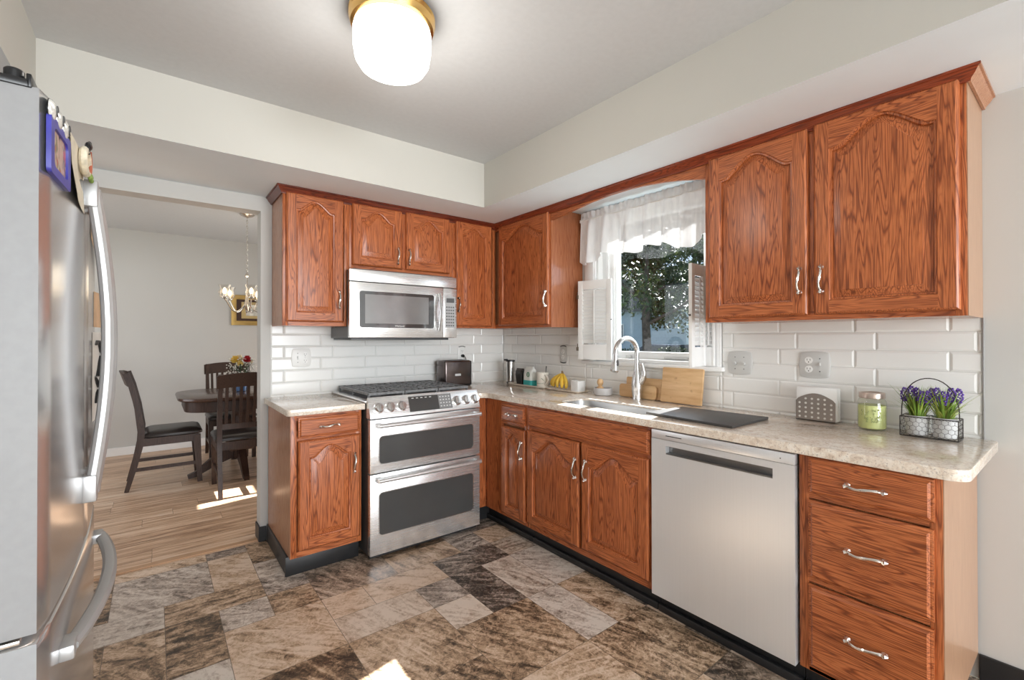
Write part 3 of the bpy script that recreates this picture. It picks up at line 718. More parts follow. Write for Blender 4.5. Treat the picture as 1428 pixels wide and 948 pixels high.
for i in range(4):
    for j in range(4):
        x = -1.028 + j * 0.021; t = 0.2 + i * 0.18
        keym.quad([PC(x, t + 0.06, 0.003), PC(x + 0.01, t + 0.06, 0.003), PC(x + 0.01, t, 0.003), PC(x, t, 0.003)])
dgm = M()
for i in range(5): dgm.quad([PC(-1.22 + i * 0.03, 0.2, 0.003), PC(-1.205 + i * 0.03, 0.2, 0.003), PC(-1.205 + i * 0.03, 0.16, 0.003), PC(-1.22 + i * 0.03, 0.16, 0.003)])
part('keys', keym, GREYP, rg, smooth=False); part('display_digits', dgm, GREYP, dsp, smooth=False)
for x in (-1.434, -1.364, -1.291, -0.904, -0.834, -0.765):
    km = M(); c = PC(x, 0.55, 0)
    u = Vector((1, 0, 0)); v = nrm.cross(u).normalized()
    Lk = []
    for r, h in ((0.031, 0.0), (0.031, 0.004), (0.026, 0.006), (0.0255, 0.022), (0.022, 0.028), (0.004, 0.029)):
        Lk.append([c + u * (r * math.cos(a * PI / 14)) + v * (r * math.sin(a * PI / 14)) + nrm * h for a in range(28)])
    km.loops(Lk); b0 = c + nrm * 0.0285
    km.bar([b0 - v * 0.021, b0 + v * 0.021], 0.008, 0.008, u)
    part('knob', km, BRUSHN, rg)
def oven_door(z0, z1, g0, g1, hz):
    T = lambda u, v, w: (u, RY + 0.04 - w, v)
    m = M(); m.fbox(T, RX0, RX1, z0, z1, 0, 0.04, 0.003)
    d = part('oven_door', m, STX, rg)
    gw = M(); rad = 0.022; ga, gb = -1.435, -0.786
    pts = [(x, y) for x, y in arc(ga + rad, g0 + rad, rad, 180, 270, 4) + arc(gb - rad, g0 + rad, rad, 270, 360, 4) + arc(gb - rad, g1 - rad, rad, 0, 90, 4) + arc(ga + rad, g1 - rad, rad, 90, 180, 4)]
    gw.prism(pts, T, 0.039, 0.0405)
    part('window', gw, BOOKG, d)
    tr = M(); P = [T(x, y, 0.0405) for x, y in pts]; tr.tube(P, 0.0028, 6, closed=True); part('window_trim', tr, BRUSHN, d)
    h = M(); yh = RY - 0.05
    h.tube([(-1.455, yh, hz), (-0.757, yh, hz)], 0.0125, 14)
    for x in (-1.445, -0.767): h.bar([(x, RY + 0.001, hz), (x, yh, hz)], 0.030, 0.026, (1, 0, 0))
    part('handle', h, STX, d)
oven_door(0.507, 0.818, 0.558, 0.720, 0.787)
oven_door(0.035, 0.501, 0.145, 0.392, 0.474)

# ------------------------------------------------------------------ microwave
mw = thing('microwave', 'stainless over-the-range microwave with dark window and curved handle', 'microwave', (-1.115, -0.2, 1.29))
MX0, MX1, MZ0, MZ1 = -1.504, -0.726, 1.293, 1.728
part('body', M().box(MX0 + 0.004, MX1 - 0.004, -0.372, -0.01, MZ0 - 0.002, ZU - 0.003).box(MX0 + 0.030, MX1 - 0.014, -0.372, -0.01, ZU - 0.003, MZ1 + 0.008).box(MX0 + 0.004, MX1 - 0.004, -0.372, -0.336, ZU - 0.003, MZ1 - 0.002), DGREY, mw)
part('underside_vent', M().box(MX0 + 0.02, MX1 - 0.05, -0.37, -0.02, MZ0 - 0.016, MZ0 - 0.002, 0.004), DGREY, mw)
TM = lambda u, v, w: (u, -0.372 - w, v)
part('vent_grille', M().fbox(TM, MX0, MX1, 1.652, MZ1, 0.0, 0.028, 0.004), STX, mw)
d = part('door', M().fbox(TM, MX0, -0.838, MZ0, 1.648, 0.0, 0.030, 0.004), STX, mw)
rad = 0.016
pts = arc(-1.441 + rad, 1.358 + rad, rad, 180, 270, 4) + arc(-0.913 - rad, 1.358 + rad, rad, 270, 360, 4) + arc(-0.913 - rad, 1.592 - rad, rad, 0, 90, 4) + arc(-1.441 + rad, 1.592 - rad, rad, 90, 180, 4)
part('window', M().prism(pts, TM, 0.029, 0.0312), plain('mirror_black_glass', (0.05, 0.05, 0.052), 0.05, 0.0, var=0.02, coat=1.0, spec=0.9), d)
ic = M().fbox(TM, -1.405, -0.955, 1.385, 1.572, 0.0312, 0.0316)
part('window_screen', ic, plain('grey_perforated_screen', (0.30, 0.30, 0.30), 0.12, 0.4), d)
part('lettering', text_mesh('Whirlpool', 0.016, lambda x, y, z: TM(-1.17 + x, 1.3705 + y, 0.0318)), WHITE, d, smooth=False)
hm = M(); hm.tube([TM(-0.872, 1.345 + 0.26 * i / 10, 0.036 + 0.028 * math.sin(PI * i / 10)) for i in range(11)], 0.011, 10, flat=(1.3, 0.8))
part('handle', hm, STX, d)
cp_ = part('control_panel', M().fbox(TM, -0.8365, MX1, MZ0, 1.648, 0.0, 0.029, 0.004), STX, mw)
part('keypad', M().fbox(TM, -0.822, -0.738, 1.365, 1.590, 0.0285, 0.0296), plain('light_keypad', (0.42, 0.42, 0.42), 0.25), cp_)
kk = M()
for i in range(7):
    for j in range(4): kk.fbox(TM, -0.814 + j * 0.018, -0.803 + j * 0.018, 1.375 + i * 0.022, 1.385 + i * 0.022, 0.0296, 0.0302)
kk.fbox(TM, -0.812, -0.748, 1.545, 1.577, 0.0296, 0.0302)
part('keys', kk, DGREY, cp_, smooth=False)

# ------------------------------------------------------------------ dishwasher
dw = thing('dishwasher', 'stainless dishwasher with recessed pocket handle under the counter', 'dishwasher', (-0.3, -2.30, 0))
TD = lambda u, v, w: (-0.596 - w, -u, v)
D0, D1 = 1.997, 2.603
part('body', M().fbox(TD, D0 + 0.006, D1 - 0.006, 0.11, 0.866, -0.56, -0.001), BLKP, dw)
part('toe_panel', M().box(-0.560, -0.545, -2.609, -1.994, 0.0, 0.11).box(-0.583, -0.56, -2.609, -1.994, 0.0, 0.035, 0.006), BLACK, dw)
H0, H1, P0, P1 = 2.072, 2.528, 0.763, 0.801
dm = M()
for a, b, c, d_ in ((D0, D1, 0.104, P0), (D0, H0, P0, P1), (H1, D1, P0, P1), (D0, D1, P1, 0.827)): dm.fbox(TD, a, b, c, d_, 0.0, 0.040)
dd = part('door', dm, STZ, dw, smooth=False)
part('control_strip', M().fbox(TD, D0, D1, 0.828, 0.868, 0.0, 0.040, 0.002), STZ, dw)
part('handle_pocket', M().fbox(TD, H0 - 0.002, H1 + 0.002, P0 - 0.002, P1 + 0.002, 0.001, 0.012).fbox(TD, H0, H1, P0, P0 + 0.006, 0.012, 0.0385), plain('dark_steel_pocket', (0.25, 0.25, 0.25), 0.3, 1.0), dd)
part('vent_slot', M().fbox(TD, 2.072, 2.151, 0.845, 0.8485, 0.0395, 0.0405), BLKP, dw)
part('indicator', M().fbox(TD, 2.553, 2.557, 0.843, 0.847, 0.0395, 0.0408), DGREY, dw)

# ------------------------------------------------------------------ refrigerator
FY0, FY1 = -2.12, -1.21; FYC = (FY0 + FY1) / 2
def fx(y, off=0.0):    # bowed front
    t = (y - FYC) / ((FY1 - FY0) / 2); return -2.623 + 0.018 * (1 - t * t) + off
fr = thing('refrigerator', 'stainless french-door refrigerator with bottom freezer at the left edge', 'refrigerator', (-3.0, FYC, 0))
part('body', M().box(-3.40, -2.715, FY0 + 0.008, FY1 - 0.008, 0.05, 1.735, 0.004), STP, fr)
part('base_grille', M().box(-3.38, -2.72, FY0 + 0.02, FY1 - 0.02, 0.0, 0.05), BLKP, fr)
SIDEP = plain('grey_textured_door_side', (0.33, 0.33, 0.335), 0.5, 0.0, var=0.03, vs_=60)
FSTEEL = steel('polished_brushed_steel', 'z', (0.66, 0.66, 0.665), 0.2, 0.8)
def bow_panel(y0, y1, z0, z1, name, xb=-2.708, n=14):
    m = M(); r = 0.012
    ys = [y0 + (y1 - y0) * i / n for i in range(n + 1)]
    def sec(z, ins):
        L = []
        for i, y in enumerate(ys):
            yy = min(max(y, y0 + ins), y1 - ins); e = min(yy - y0, y1 - yy)
            L.append((fx(yy) - ins - (0.006 * max(0, 1 - e / 0.015) ** 2), yy, z))
        return [(xb, y0 + ins, z)] + L + [(xb, y1 - ins, z)]
    m.loops([sec(z0, 0.008), sec(z0 + 0.003, 0.002), sec(z0 + 0.012, 0), sec(z1 - 0.012, 0), sec(z1 - 0.003, 0.002), sec(z1, 0.008)], cap0=True)
    m.bm.faces.ensure_lookup_table()
    for f in m.bm.faces:
        f.normal_update(); c = f.calc_center_median()
        if (c.y < y0 + 0.004 or c.y > y1 - 0.004) and abs(f.normal.y) > 0.8: f.material_index = 1
    return part(name, m, [FSTEEL, SIDEP], fr, angle=50)
fd1 = bow_panel(FY0, FYC - 0.003, 0.765, 1.742, 'door')
fd2 = bow_panel(FYC + 0.003, FY1, 0.765, 1.742, 'door')
SATIN = plain('satin_steel_handle', (0.52, 0.52, 0.52), 0.4, 0.6, var=0.02)
fz = bow_panel(FY0, FY1, 0.10, 0.752, 'freezer_drawer', n=24)
def fhandle(y, parent):
    m = M(); pts = []; n = 18; z0, z1 = 0.885, 1.690
    for i in range(n + 1):
        t = i / n; pts.append((fx(y) + 0.011 + 0.035 * math.sin(PI * t), y, z0 + (z1 - z0) * t))
    m.tube(pts, 0.0125, 10, flat=(1.0, 1.15))
    for z in (z0 + 0.028, z1 - 0.032): m.box(fx(y) - 0.004, fx(y) + 0.026, y - 0.016, y + 0.016, z - 0.034, z + 0.034, 0.005)
    part('handle', m, SATIN, parent)
fhandle(FYC - 0.042, fd1); fhandle(FYC + 0.042, fd2)
m = M(); pts = []
for i in range(19):
    t = i / 18; y = FY0 + 0.15 + (FY1 - FY0 - 0.21) * t; pts.append((fx(y) + 0.010 + 0.034 * math.sin(PI * t) ** 0.8, y, 0.655))
m.tube(pts, 0.0135, 10, flat=(1.2, 1.0))
for y in (FY0 + 0.15, FY1 - 0.09): m.box(fx(y) - 0.004, fx(y) + 0.022, y - 0.03, y + 0.03, 0.640, 0.670, 0.005)
part('handle', m, SATIN, fz)
hg = M(); hg.box(-2.80, -2.640, FY0 - 0.003, FY0 + 0.06, 1.736, 1.750, 0.002).box(-2.645, -2.638, FY0 - 0.003, FY0 + 0.05, 1.736, 1.760, 0.002).lathe([(0.0135, 0), (0.0135, 0.014), (0.011, 0.017), (0.003, 0.018)], (-2.662, FY0 + 0.014, 1.750), 20).box(-2.80, -2.70, FY0 - 0.002, FY0 + 0.05, 1.750, 1.768, 0.004)
part('hinge_cover', hg, BLKP, fr)
mh = M(); mh.box(-2.74, -2.65, FY0 + 0.004, FY0 + 0.06, 0.754, 0.762, 0.002).lathe([(0.012, 0), (0.012, 0.004)], (-2.665, FY0 + 0.03, 0.7525), 16)
part('hinge', mh, CHROME, fr)

# magnets and papers on the refrigerator doors (T: u = y, v = z, w = out from the door)
def TF(u, v, w): return (fx(u) + w + 0.0004, u, v)
def fpanel(pts2, w0, w1, mi=0, m=None, n=1):
    m = m or M(); a = [TF(u, v, w0) for u, v in pts2]; b = [TF(u, v, w1) for u, v in pts2]
    m.loops([a, b], cap0=True, mi=mi); return m
FU = lambda y: y
pf = thing('photo_frame', 'small blue magnetic picture frame on the near fridge door', 'photo frame', TF(-2.02, 1.63, 0))
m = M(); q0, q1, r0, r1 = -2.108, -1.955, 1.597, 1.704
def rrect(a, b, c, d, r): return arc(a + r, c + r, r, 180, 270, 3) + arc(b - r, c + r, r, 270, 360, 3) + arc(b - r, d - r, r, 0, 90, 3) + arc(a + r, d - r, r, 90, 180, 3)
fo, fi = rrect(q0, q1, r0, r1, 0.008), rrect(q0 + 0.022, q1 - 0.024, r0 + 0.017, r1 - 0.017, 0.012)
m.loops([[TF(u, v, 0.0) for u, v in fo], [TF(u, v, 0.007) for u, v in fo], [TF(u, v, 0.007) for u, v in fi], [TF(u, v, 0.002) for u, v in fi]], cap0=True, cap1=False)
part('frame', m, plain('blue_enamel', (0.055, 0.055, 0.36), 0.35, var=0.15, vs_=25), pf)
def photo_mat():
    m_, nt, b = new_mat('snapshot_print'); n = noise(nt, coords(nt, (1, 16, 10), False), 2.2, 2, 0.5, 0.6)
    nt.links.new(ramp(nt, n, [(0.3, (0.10, 0.09, 0.05)), (0.42, (0.55, 0.36, 0.28)), (0.5, (0.62, 0.42, 0.33)), (0.57, (0.22, 0.20, 0.10)), (0.66, (0.55, 0.08, 0.05)), (0.8, (0.60, 0.33, 0.25))]), b.inputs['Base Color'])
    b.inputs['Roughness'].default_value = 0.25; return m_
m = M(); m.loops([[TF(u, v, 0.001) for u, v in fi], [TF(u, v, 0.003) for u, v in fi]], cap0=True); part('snapshot', m, photo_mat(), pf)
GEM = plain('clear_glass_gem', (0.72, 0.71, 0.66), 0.08, var=0.25, vs_=60, coat=1.0)
for i, (y, z, lb) in enumerate(((-2.092, 1.722, 'round glass magnet nearest the fridge hinge above the blue frame'), (-2.046, 1.712, 'round glass magnet in the middle of three above the blue frame'), (-1.996, 1.702, 'round glass magnet farthest from the hinge above the blue frame'))):
    zc = 1.714; c = TF(y, zc, 0.002)
    g = thing('glass_magnet', lb, 'fridge magnet', TF(y, zc, 0.006), 'round glass magnets')
    part('dome', M().lathe([(0.020, 0), (0.0193, 0.003), (0.0147, 0.0065), (0.008, 0.009), (0.0013, 0.0097)], c, 20, axis='x'), GEM, g)
    part('backing', M().lathe([(0.0205, -0.0015), (0.0205, 0.0)], c, 20, axis='x'), BLKP, g)
    part('motif', M().tube([(c[0] + 0.0098, c[1] + 0.007 * math.cos(q * 0.7), c[2] + 0.009 * math.sin(q * 0.7)) for q in range(8)], 0.0014, 5), DGREY, g)
pap = plain('cream_paper', (0.66, 0.60, 0.48), 0.7, var=0.12, vs_=20)
def paper(name, label, y0, y1, z0, z1, mat, curl=0.0, shape=None, cat='paper', flare=0.0):
    m = M(); n = 10; up, dn = [], []
    for i in range(n + 1):
        t = i / n; y = y0 + (y1 - y0) * t
        up.append(TF(y, z1, 0.002 + flare * t)); dn.append(TF(y, (shape(t) if shape else z0), 0.002 + flare * t + curl * (1 - t) ** 2))
    mid = [tuple((a + b) / 2 for a, b in zip(p, q)) for p, q in zip(up, dn)]; mid = [(p[0] - curl * 0.25, p[1], p[2]) for p in mid]
    back = lambda L: [(p[0] - 0.0008, p[1], p[2]) for p in L]
    m.loops([up, mid, dn, back(dn), back(mid), back(up), up], cap0=False, cap1=False, closed=False)
    return solo(name, m, mat, label, cat, TF((y0 + y1) / 2, z0, 0.001))
paper('paper_note', 'cream paper note with a curled corner behind the fridge handle', -1.930, -1.735, 1.600, 1.735, pap, 0.012)
orn = thing('fridge_magnet', 'cream wreath shaped magnet with a black dog and red ribbon', 'fridge magnet', TF(-1.79, 1.68, 0.003))
m = M(); cx, cz = -1.79, 1.714
m.tube([(fx(cx) + 0.010, cx + 0.05 * math.cos(a * PI / 12), cz + 0.026 * math.sin(a * PI / 12)) for a in range(24)], 0.008, 8, closed=True)
part('wreath', m, plain('cream_resin', (0.70, 0.64, 0.50), 0.5, var=0.25, vs_=60), orn)
m = M(); m.ball((fx(cx) + 0.016, cx - 0.01, cz + 0.036), 0.012, 10, (0.6, 1.4, 0.8)).ball((fx(cx) + 0.016, cx + 0.008, cz + 0.046), 0.008, 10, (0.6, 1, 1)).box(fx(cx) + 0.012, fx(cx) + 0.018, cx - 0.024, cx - 0.018, cz + 0.02, cz + 0.034).box(fx(cx) + 0.012, fx(cx) + 0.018, cx - 0.002, cx + 0.004, cz + 0.02, cz + 0.034)
part('dog', m, BLKP, orn)
m = M(); m.tube([(fx(cx) + 0.014, cx + 0.03 + 0.018 * math.sin(i * 0.7), cz + 0.034 - 0.012 * i) for i in range(6)], 0.005, 6)
part('ribbon', m, plain('rust_red_ribbon', (0.40, 0.10, 0.05), 0.6), orn)
m = M()
for i in range(5): m.ball((fx(cx) + 0.016, cx + 0.02 + 0.008 * i, cz - 0.03 + 0.006 * (i % 2)), 0.007, 8, (0.7, 1, 0.8))
part('leaves', m, plain('leaf_green_resin', (0.20, 0.30, 0.06), 0.6), orn)
kraft = plain('brown_kraft_paper', (0.62, 0.42, 0.26), 0.7, var=0.12, vs_=25)
paper('paper_note', 'pointed brown paper hanging high on the far fridge door', -1.575, -1.30, 1.44, 1.66, kraft, 0.0, lambda t: 1.44 + 0.13 * (1 - t), flare=0.020)
paper('paper_note', 'narrow brown paper strip low on the far fridge door', -1.46, -1.30, 1.325, 1.43, kraft, 0.0, flare=0.020)
pn = thing('paper_note', 'white sheet with bold black brush strokes on the far fridge door', 'paper', TF(-1.38, 1.1, 0.001))
m = M(); ys = [-1.50 + 0.26 * i / 6 for i in range(7)]
m.loops([[TF(y, 1.05, 0.001 + 0.07 * (y + 1.5)) for y in ys], [TF(y, 1.31, 0.001 + 0.07 * (y + 1.5)) for y in ys]], cap0=False, cap1=False, closed=False)
part('sheet', m, plain('white_paper', (0.74, 0.73, 0.69), 0.6), pn, smooth=False)
m = M()
for z, s in ((1.265, 0.020), (1.205, 0.03), (1.165, 0.022), (1.10, 0.035)): m.tube([TF(-1.46 + 0.17 * i / 6, z + s * math.sin(i * 0.9 + z * 40), 0.0045 + 0.07 * (0.04 + 0.17 * i / 6)) for i in range(7)], [0.003, 0.007, 0.009, 0.008, 0.010, 0.007, 0.002], 6, flat=(1, 0.3))
part('brush_strokes', m, BLKP, pn)

# ------------------------------------------------------------------ ceiling lamp
LX, LY = -1.768, -1.668
cl = thing('ceiling_light', 'glowing white drum glass ceiling light in a brass ring', 'ceiling light', (LX, LY, ZCL))
part('brass_ring', M().lathe([(0.118, -0.001), (0.150, -0.001), (0.156, -0.010), (0.150, -0.020), (0.157, -0.030), (0.150, -0.052), (0.138, -0.056), (0.13, -0.05)], (LX, LY, ZCL), 48, cap0=True, cap1=True), BRASS, cl)
part('glass_shade', M().lathe([(0.134, -0.045), (0.142, -0.075), (0.141, -0.13), (0.134, -0.175), (0.118, -0.200), (0.08, -0.215), (0.02, -0.219), (0.001, -0.2195)], (LX, LY, ZCL), 48), emis('glowing_opal_glass', (1.0, 0.985, 0.93), 4.0), cl)
a = PI * 1.35
part('set_screw', M().ball((LX - 0.150 * math.cos(0.9), LY - 0.150 * math.sin(0.9), ZCL - 0.036), 0.006, 8), BRASS, cl)
lamp('ceiling_lamp_glow', 'POINT', (LX, LY, ZCL - 0.36), 10, (1.0, 0.96, 0.90), shadow_soft_size=0.12)

# ------------------------------------------------------------------ curtain and shutters
cu = M(); NU, NV = 170, 16
def ctop(t): return 2.175
Lc = []
for j in range(NV + 1):
    v = j / NV; row = []
    for i in range(NU + 1):
        t = i / NU; y = -1.012 - (2.03 - 1.012) * t
        fold = 0.016 * math.sin(t * 44 + 1.2 * math.sin(t * 9)) + 0.006 * math.sin(t * 97 + 2)
        hem = 1.842 - 0.014 * math.sin(t * 17.0 + 0.6) - 0.007 * math.sin(t * 44 + 1.2 * math.sin(t * 9)) - 0.03 * (max(0, math.sin(t * 8.6 + 0.9)) ** 6)
        z = 2.175 + (hem - 2.175) * v
        gather = 0.25 if 0.08 < v < 0.20 else 1.0
        x = -0.066 + fold * (0.5 + 0.9 * v) * gather - 0.02 * v + (0.010 * math.sin(t * 160) if v < 0.08 else 0)
        row.append((x, y, z))
    Lc.append(row)
cu.loops(Lc, cap0=False, cap1=False, closed=False)
cv = thing('valance_curtain', 'sheer white gathered valance curtain over the kitchen window', 'curtain', (-0.066, -1.52, 1.83))
part('fabric', cu, SHEER, cv, angle=180)
part('rod', M().tube([(-0.066, -1.006, 2.12), (-0.066, -2.03, 2.12)], 0.006, 10).box(-0.07, -0.019, -1.012, -1.004, 2.11, 2.13).box(-0.07, -0.019, -2.036, -2.028, 2.11, 2.13), TRIMW, cv)
def shutter(label, A, B, C_, z0, z1):
    """folded pair of louvred panels: first from wall hinge C_ to fold A, second from A to free edge B (x, y)"""
    r = thing('shutter', label, 'window shutter', (A[0], A[1], z0), 'folding louvre shutters')
    for P, Q in ((C_, A), (A, B)):
        P, Q = Vector((*P, 0)), Vector((*Q, 0)); ln = (Q - P).length; ex = (Q - P).normalized(); ey = Vector((0, 0, 1)).cross(ex)
        mt = Matrix(((ex.x, ey.x, 0, P.x), (ex.y, ey.y, 0, P.y), (0, 0, 1, z0), (0, 0, 0, 1)))
        h = z1 - z0; s = min(0.036, ln * 0.2)
        m = M(); m.box(0, s, -0.010, 0.010, 0, h, 0.002).box(ln - s, ln, -0.010, 0.010, 0, h, 0.002).box(s, ln - s, -0.009, 0.009, 0, 0.105, 0.002).box(s, ln - s, -0.009, 0.009, h - 0.062, h, 0.002)
        m.xform(mt); p = part('panel', m, TRIMW, r)
        m = M(); n = 15; z_a, z_b = 0.115, h - 0.07
        for k in range(n):
            zz = z_a + (z_b - z_a) * (k + 0.5) / n
            m.bar([(s, 0, zz), (ln - s, 0, zz)], 0.003, 0.032, (0, 0.78, 0.62))
        m.xform(mt); part('louvres', m, TRIMW, p)
        m = M(); m.box(ln / 2 - 0.004, ln / 2 + 0.004, -0.017, -0.011, z_a, z_b, 0.001).box(ln / 2 - 0.004, ln / 2 + 0.004, 0.011, 0.017, z_a, z_b, 0.001); m.xform(mt); part('tilt_rod', m, TRIMW, p)
    m = M()
    for z in (z0 + 0.085, z1 - 0.10):
        for dx in (-0.012, 0.012): m.box(A[0] - 0.012 + dx * 0.4, A[0] + 0.012 + dx * 0.4, A[1] - 0.008, A[1] + 0.008, z - 0.013 + dx, z + 0.013 + dx, 0.002)
    part('hinge', m, plain('dull_brown_hinge', (0.20, 0.16, 0.12), 0.4, 0.8), r)
    m = M().ball((B[0] - 0.006, B[1] + (0.02 if B[1] > A[1] else -0.0) * 0, (z0 + z1) / 2), 0.006, 8); part('knob', m, DGREY, r)
    return r
shutter('white louvred shutter folded open on the left side of the window', (-0.100, -1.020), (-0.040, -1.268), (-0.040, -1.075), 1.140, 1.690)
shutter('white louvred shutter folded open on the right side of the window', (-0.045, -1.930), (-0.215, -1.945), (-0.040, -1.985), 1.135, 1.690)

# ------------------------------------------------------------------ faucet and counter items
FX, FYf = -0.098, -1.515
fc = thing('faucet', 'tall gooseneck brushed nickel pull-down faucet behind the sink', 'faucet', (FX, FYf, ZC))
part('body', M().lathe([(0.030, 0), (0.030, 0.006), (0.028, 0.012), (0.032, 0.05), (0.034, 0.09), (0.029, 0.135), (0.022, 0.165), (0.017, 0.19), (0.0165, 0.215)], (FX, FYf, ZC), 28), BRUSHN, fc)
sp = [(FX, FYf, ZC + 0.20), (FX, FYf, ZC + 0.28)]; R0 = 0.096
for i in range(13):
    a = PI * i / 12; sp.append((FX - R0 + R0 * math.cos(a), FYf + 0.010 * i / 12, ZC + 0.293 + 0.085 * math.sin(a)))
sp += [(FX - 2 * R0 - 0.003, FYf + 0.010, ZC + 0.27)]
part('spout', M().tube(sp, 0.0145, 16), BRUSHN, fc)
hx = FX - 2 * R0 - 0.004
part('spray_head', M().tube([(hx, FYf + 0.01, ZC + 0.285), (hx, FYf + 0.01, ZC + 0.255), (hx - 0.003, FYf + 0.01, ZC + 0.225), (hx - 0.008, FYf + 0.01, ZC + 0.185), (hx - 0.010, FYf + 0.01, ZC + 0.178)], [0.0155, 0.017, 0.019, 0.025, 0.021], 18), BRUSHN, fc)
part('spray_button', M().box(hx - 0.012, hx + 0.004, FYf - 0.016, FYf - 0.006, ZC + 0.215, ZC + 0.25, 0.003), DGREY, fc)
part('lever', M().tube([(FX, FYf - 0.028, ZC + 0.105), (FX - 0.002, FYf - 0.048, ZC + 0.135), (FX - 0.004, FYf - 0.054, ZC + 0.17), (FX - 0.006, FYf - 0.047, ZC + 0.205), (FX - 0.007, FYf - 0.041, ZC + 0.222)], [0.022, 0.019, 0.013, 0.011, 0.013], 14), BRUSHN, fc)

def leaning(name, label, y0, y1, h, th, xb, lean, mat, cat, group=None, rad=0.012, extra=None):
    """flat board standing on its lower edge, leaning back against the tile"""
    m = M(); pts = rrect(y0, y1, 0, h, rad)
    m.prism(pts, lambda u, v, w: (xb + w, u, v), -th, 0, bev=min(0.002, th * 0.2))
    ang = math.atan2(lean, h); P = Matrix.Translation((xb, 0, ZC + 0.0008)) @ Matrix.Rotation(ang, 4, 'Y') @ Matrix.Translation((-xb, 0, 0))
    m.xform(P); lo = min(v.co.z for v in m.bm.verts); m.xform(Matrix.Translation((0, 0, ZC + 0.0006 - lo)))
    return solo(name, m, mat, label, cat, (xb, (y0 + y1) / 2, ZC), group)
leaning('cutting_board', 'large square bamboo cutting board leaning on the tile right of the faucet', -1.925, -1.668, 0.205, 0.018, -0.062, 0.030, BAMBOO, 'cutting board', 'bamboo cutting boards', 0.006)
leaning('cutting_board', 'middle bamboo cutting board standing behind the small one and the faucet', -1.655, -1.385, 0.128, 0.014, -0.030, 0.012, BAMBOO, 'cutting board', 'bamboo cutting boards', 0.008)
leaning('cutting_board', 'smallest bamboo cutting board in front, right behind the faucet', -1.625, -1.345, 0.083, 0.013, -0.047, 0.004, BAMBOO, 'cutting board', 'bamboo cutting boards', 0.018)
mm = M(); mm.prism([(-0.525, -1.888), (-0.222, -1.900), (-0.205, -2.333), (-0.556, -2.335)], lambda u, v, w: (u, v, ZC + w), 0.0006, 0.012, bev=0.002)
solo('drying_mat', mm, plain('slate_grey_mat', (0.055, 0.052, 0.050), 0.5, var=0.15, vs_=150), 'dark grey flat board lying on the counter over the sink end', 'board', (-0.38, -2.11, ZC))
# tray with travel mug, coffee bag and mug
tr = M(); 
def tray(y0, y1, x0, x1, z, h, mat, name, label, cat, rad=0.02):
    m = M(); a = lambda i, zz: [(x, y, zz) for x, y in rrect(x0 + i, x1 - i, y0 + i, y1 - i, max(0.004, rad - i))]
    m.loops([a(0.012, z), a(0.004, z + h * 0.4), a(0.0, z + h), a(0.004, z + h), a(0.010, z + h * 0.45), a(0.014, z + h * 0.4)], cap0=True)
    return solo(name, m, mat, label, cat, ((x0 + x1) / 2, (y0 + y1) / 2, z))
CREAM = plain('cream_ceramic', (0.78, 0.74, 0.66), 0.2, var=0.02)
ZI = ZC + 0.0006
tray(-0.735, -0.285, -0.178, -0.052, ZI, 0.014, CREAM, 'serving_tray', 'long cream ceramic tray under the coffee bag and mug', 'tray')
tray(-1.085, -0.765, -0.185, -0.055, ZI, 0.010, plain('pale_beige_plate', (0.80, 0.72, 0.62), 0.3), 'serving_plate', 'pale rectangular plate under the bananas and white cup', 'plate')
ZTR = ZI + 0.0058
tb = thing('travel_mug', 'tall steel travel tumbler with black lid in the corner', 'tumbler', (-0.11, -0.245, ZC))
part('cup', M().lathe([(0.029, 0), (0.031, 0.003), (0.033, 0.10), (0.035, 0.182)], (-0.11, -0.245, ZI), 28), plain('smooth_steel', (0.60, 0.58, 0.56), 0.2, 1.0), tb)
part('lid', M().lathe([(0.0355, 0.182), (0.039, 0.186), (0.039, 0.194), (0.036, 0.196), (0.02, 0.192)], (-0.11, -0.245, ZI), 28).box(-0.15, -0.12, -0.227, -0.205, ZI + 0.19, ZI + 0.204, 0.004), BLKP, tb)
part('base_ring', M().lathe([(0.0305, 0), (0.0325, 0.003), (0.0327, 0.014), (0.031, 0.016)], (-0.11, -0.245, ZI), 28), BLKP, tb)
kb = M()
def bag(cx, cy, z, wx, wy, h, fold):
    L = []
    for t, sx, sy, dy in ((0, 1, 1, 0), (0.05, 1.03, 1.03, 0), (0.6, 1.02, 1.0, 0), (0.82, 0.75, 0.96, 0), (0.93, 0.28, 0.92, fold * 0.3), (1.0, 0.10, 0.90, fold)):
        L.append([(cx + sx * wx * math.cos(a) ** 1 * 1.0, cy + dy + sy * wy * math.sin(a), z + h * t) for a in [2 * PI * k / 20 for k in range(20)]])
        L[-1] = [(cx + sx * wx * max(-1, min(1, 1.25 * math.cos(2 * PI * k / 20))), cy + dy + sy * wy * max(-1, min(1, 1.25 * math.sin(2 * PI * k / 20))), z + h * t) for k in range(20)]
    return L
sc_ = thing('coffee_bag', 'black bulging coffee bag leaning beside the white and teal one', 'coffee bag', (-0.12, -0.40, ZC))
m = M(); Lb = bag(-0.118, -0.405, ZTR, 0.030, 0.032, 0.128, 0.0)
Lb = [[(p[0], p[1] + 0.034 * ((p[2] - ZTR) / 0.128) * (1.0 if p[1] > -0.405 else 0.15), p[2]) for p in l] for l in Lb]
m.loops(Lb, cap0=True); part('bag', m, plain('black_foil', (0.02, 0.017, 0.015), 0.3, var=0.4, vs_=50), sc_)
part('tie', M().box(-0.130, -0.106, -0.438, -0.376, ZTR + 0.110, ZTR + 0.118, 0.002), DGREY, sc_)
cb = thing('coffee_bag', 'white coffee bag with a teal band and green round emblem on the tray', 'coffee bag', (-0.125, -0.512, ZC))
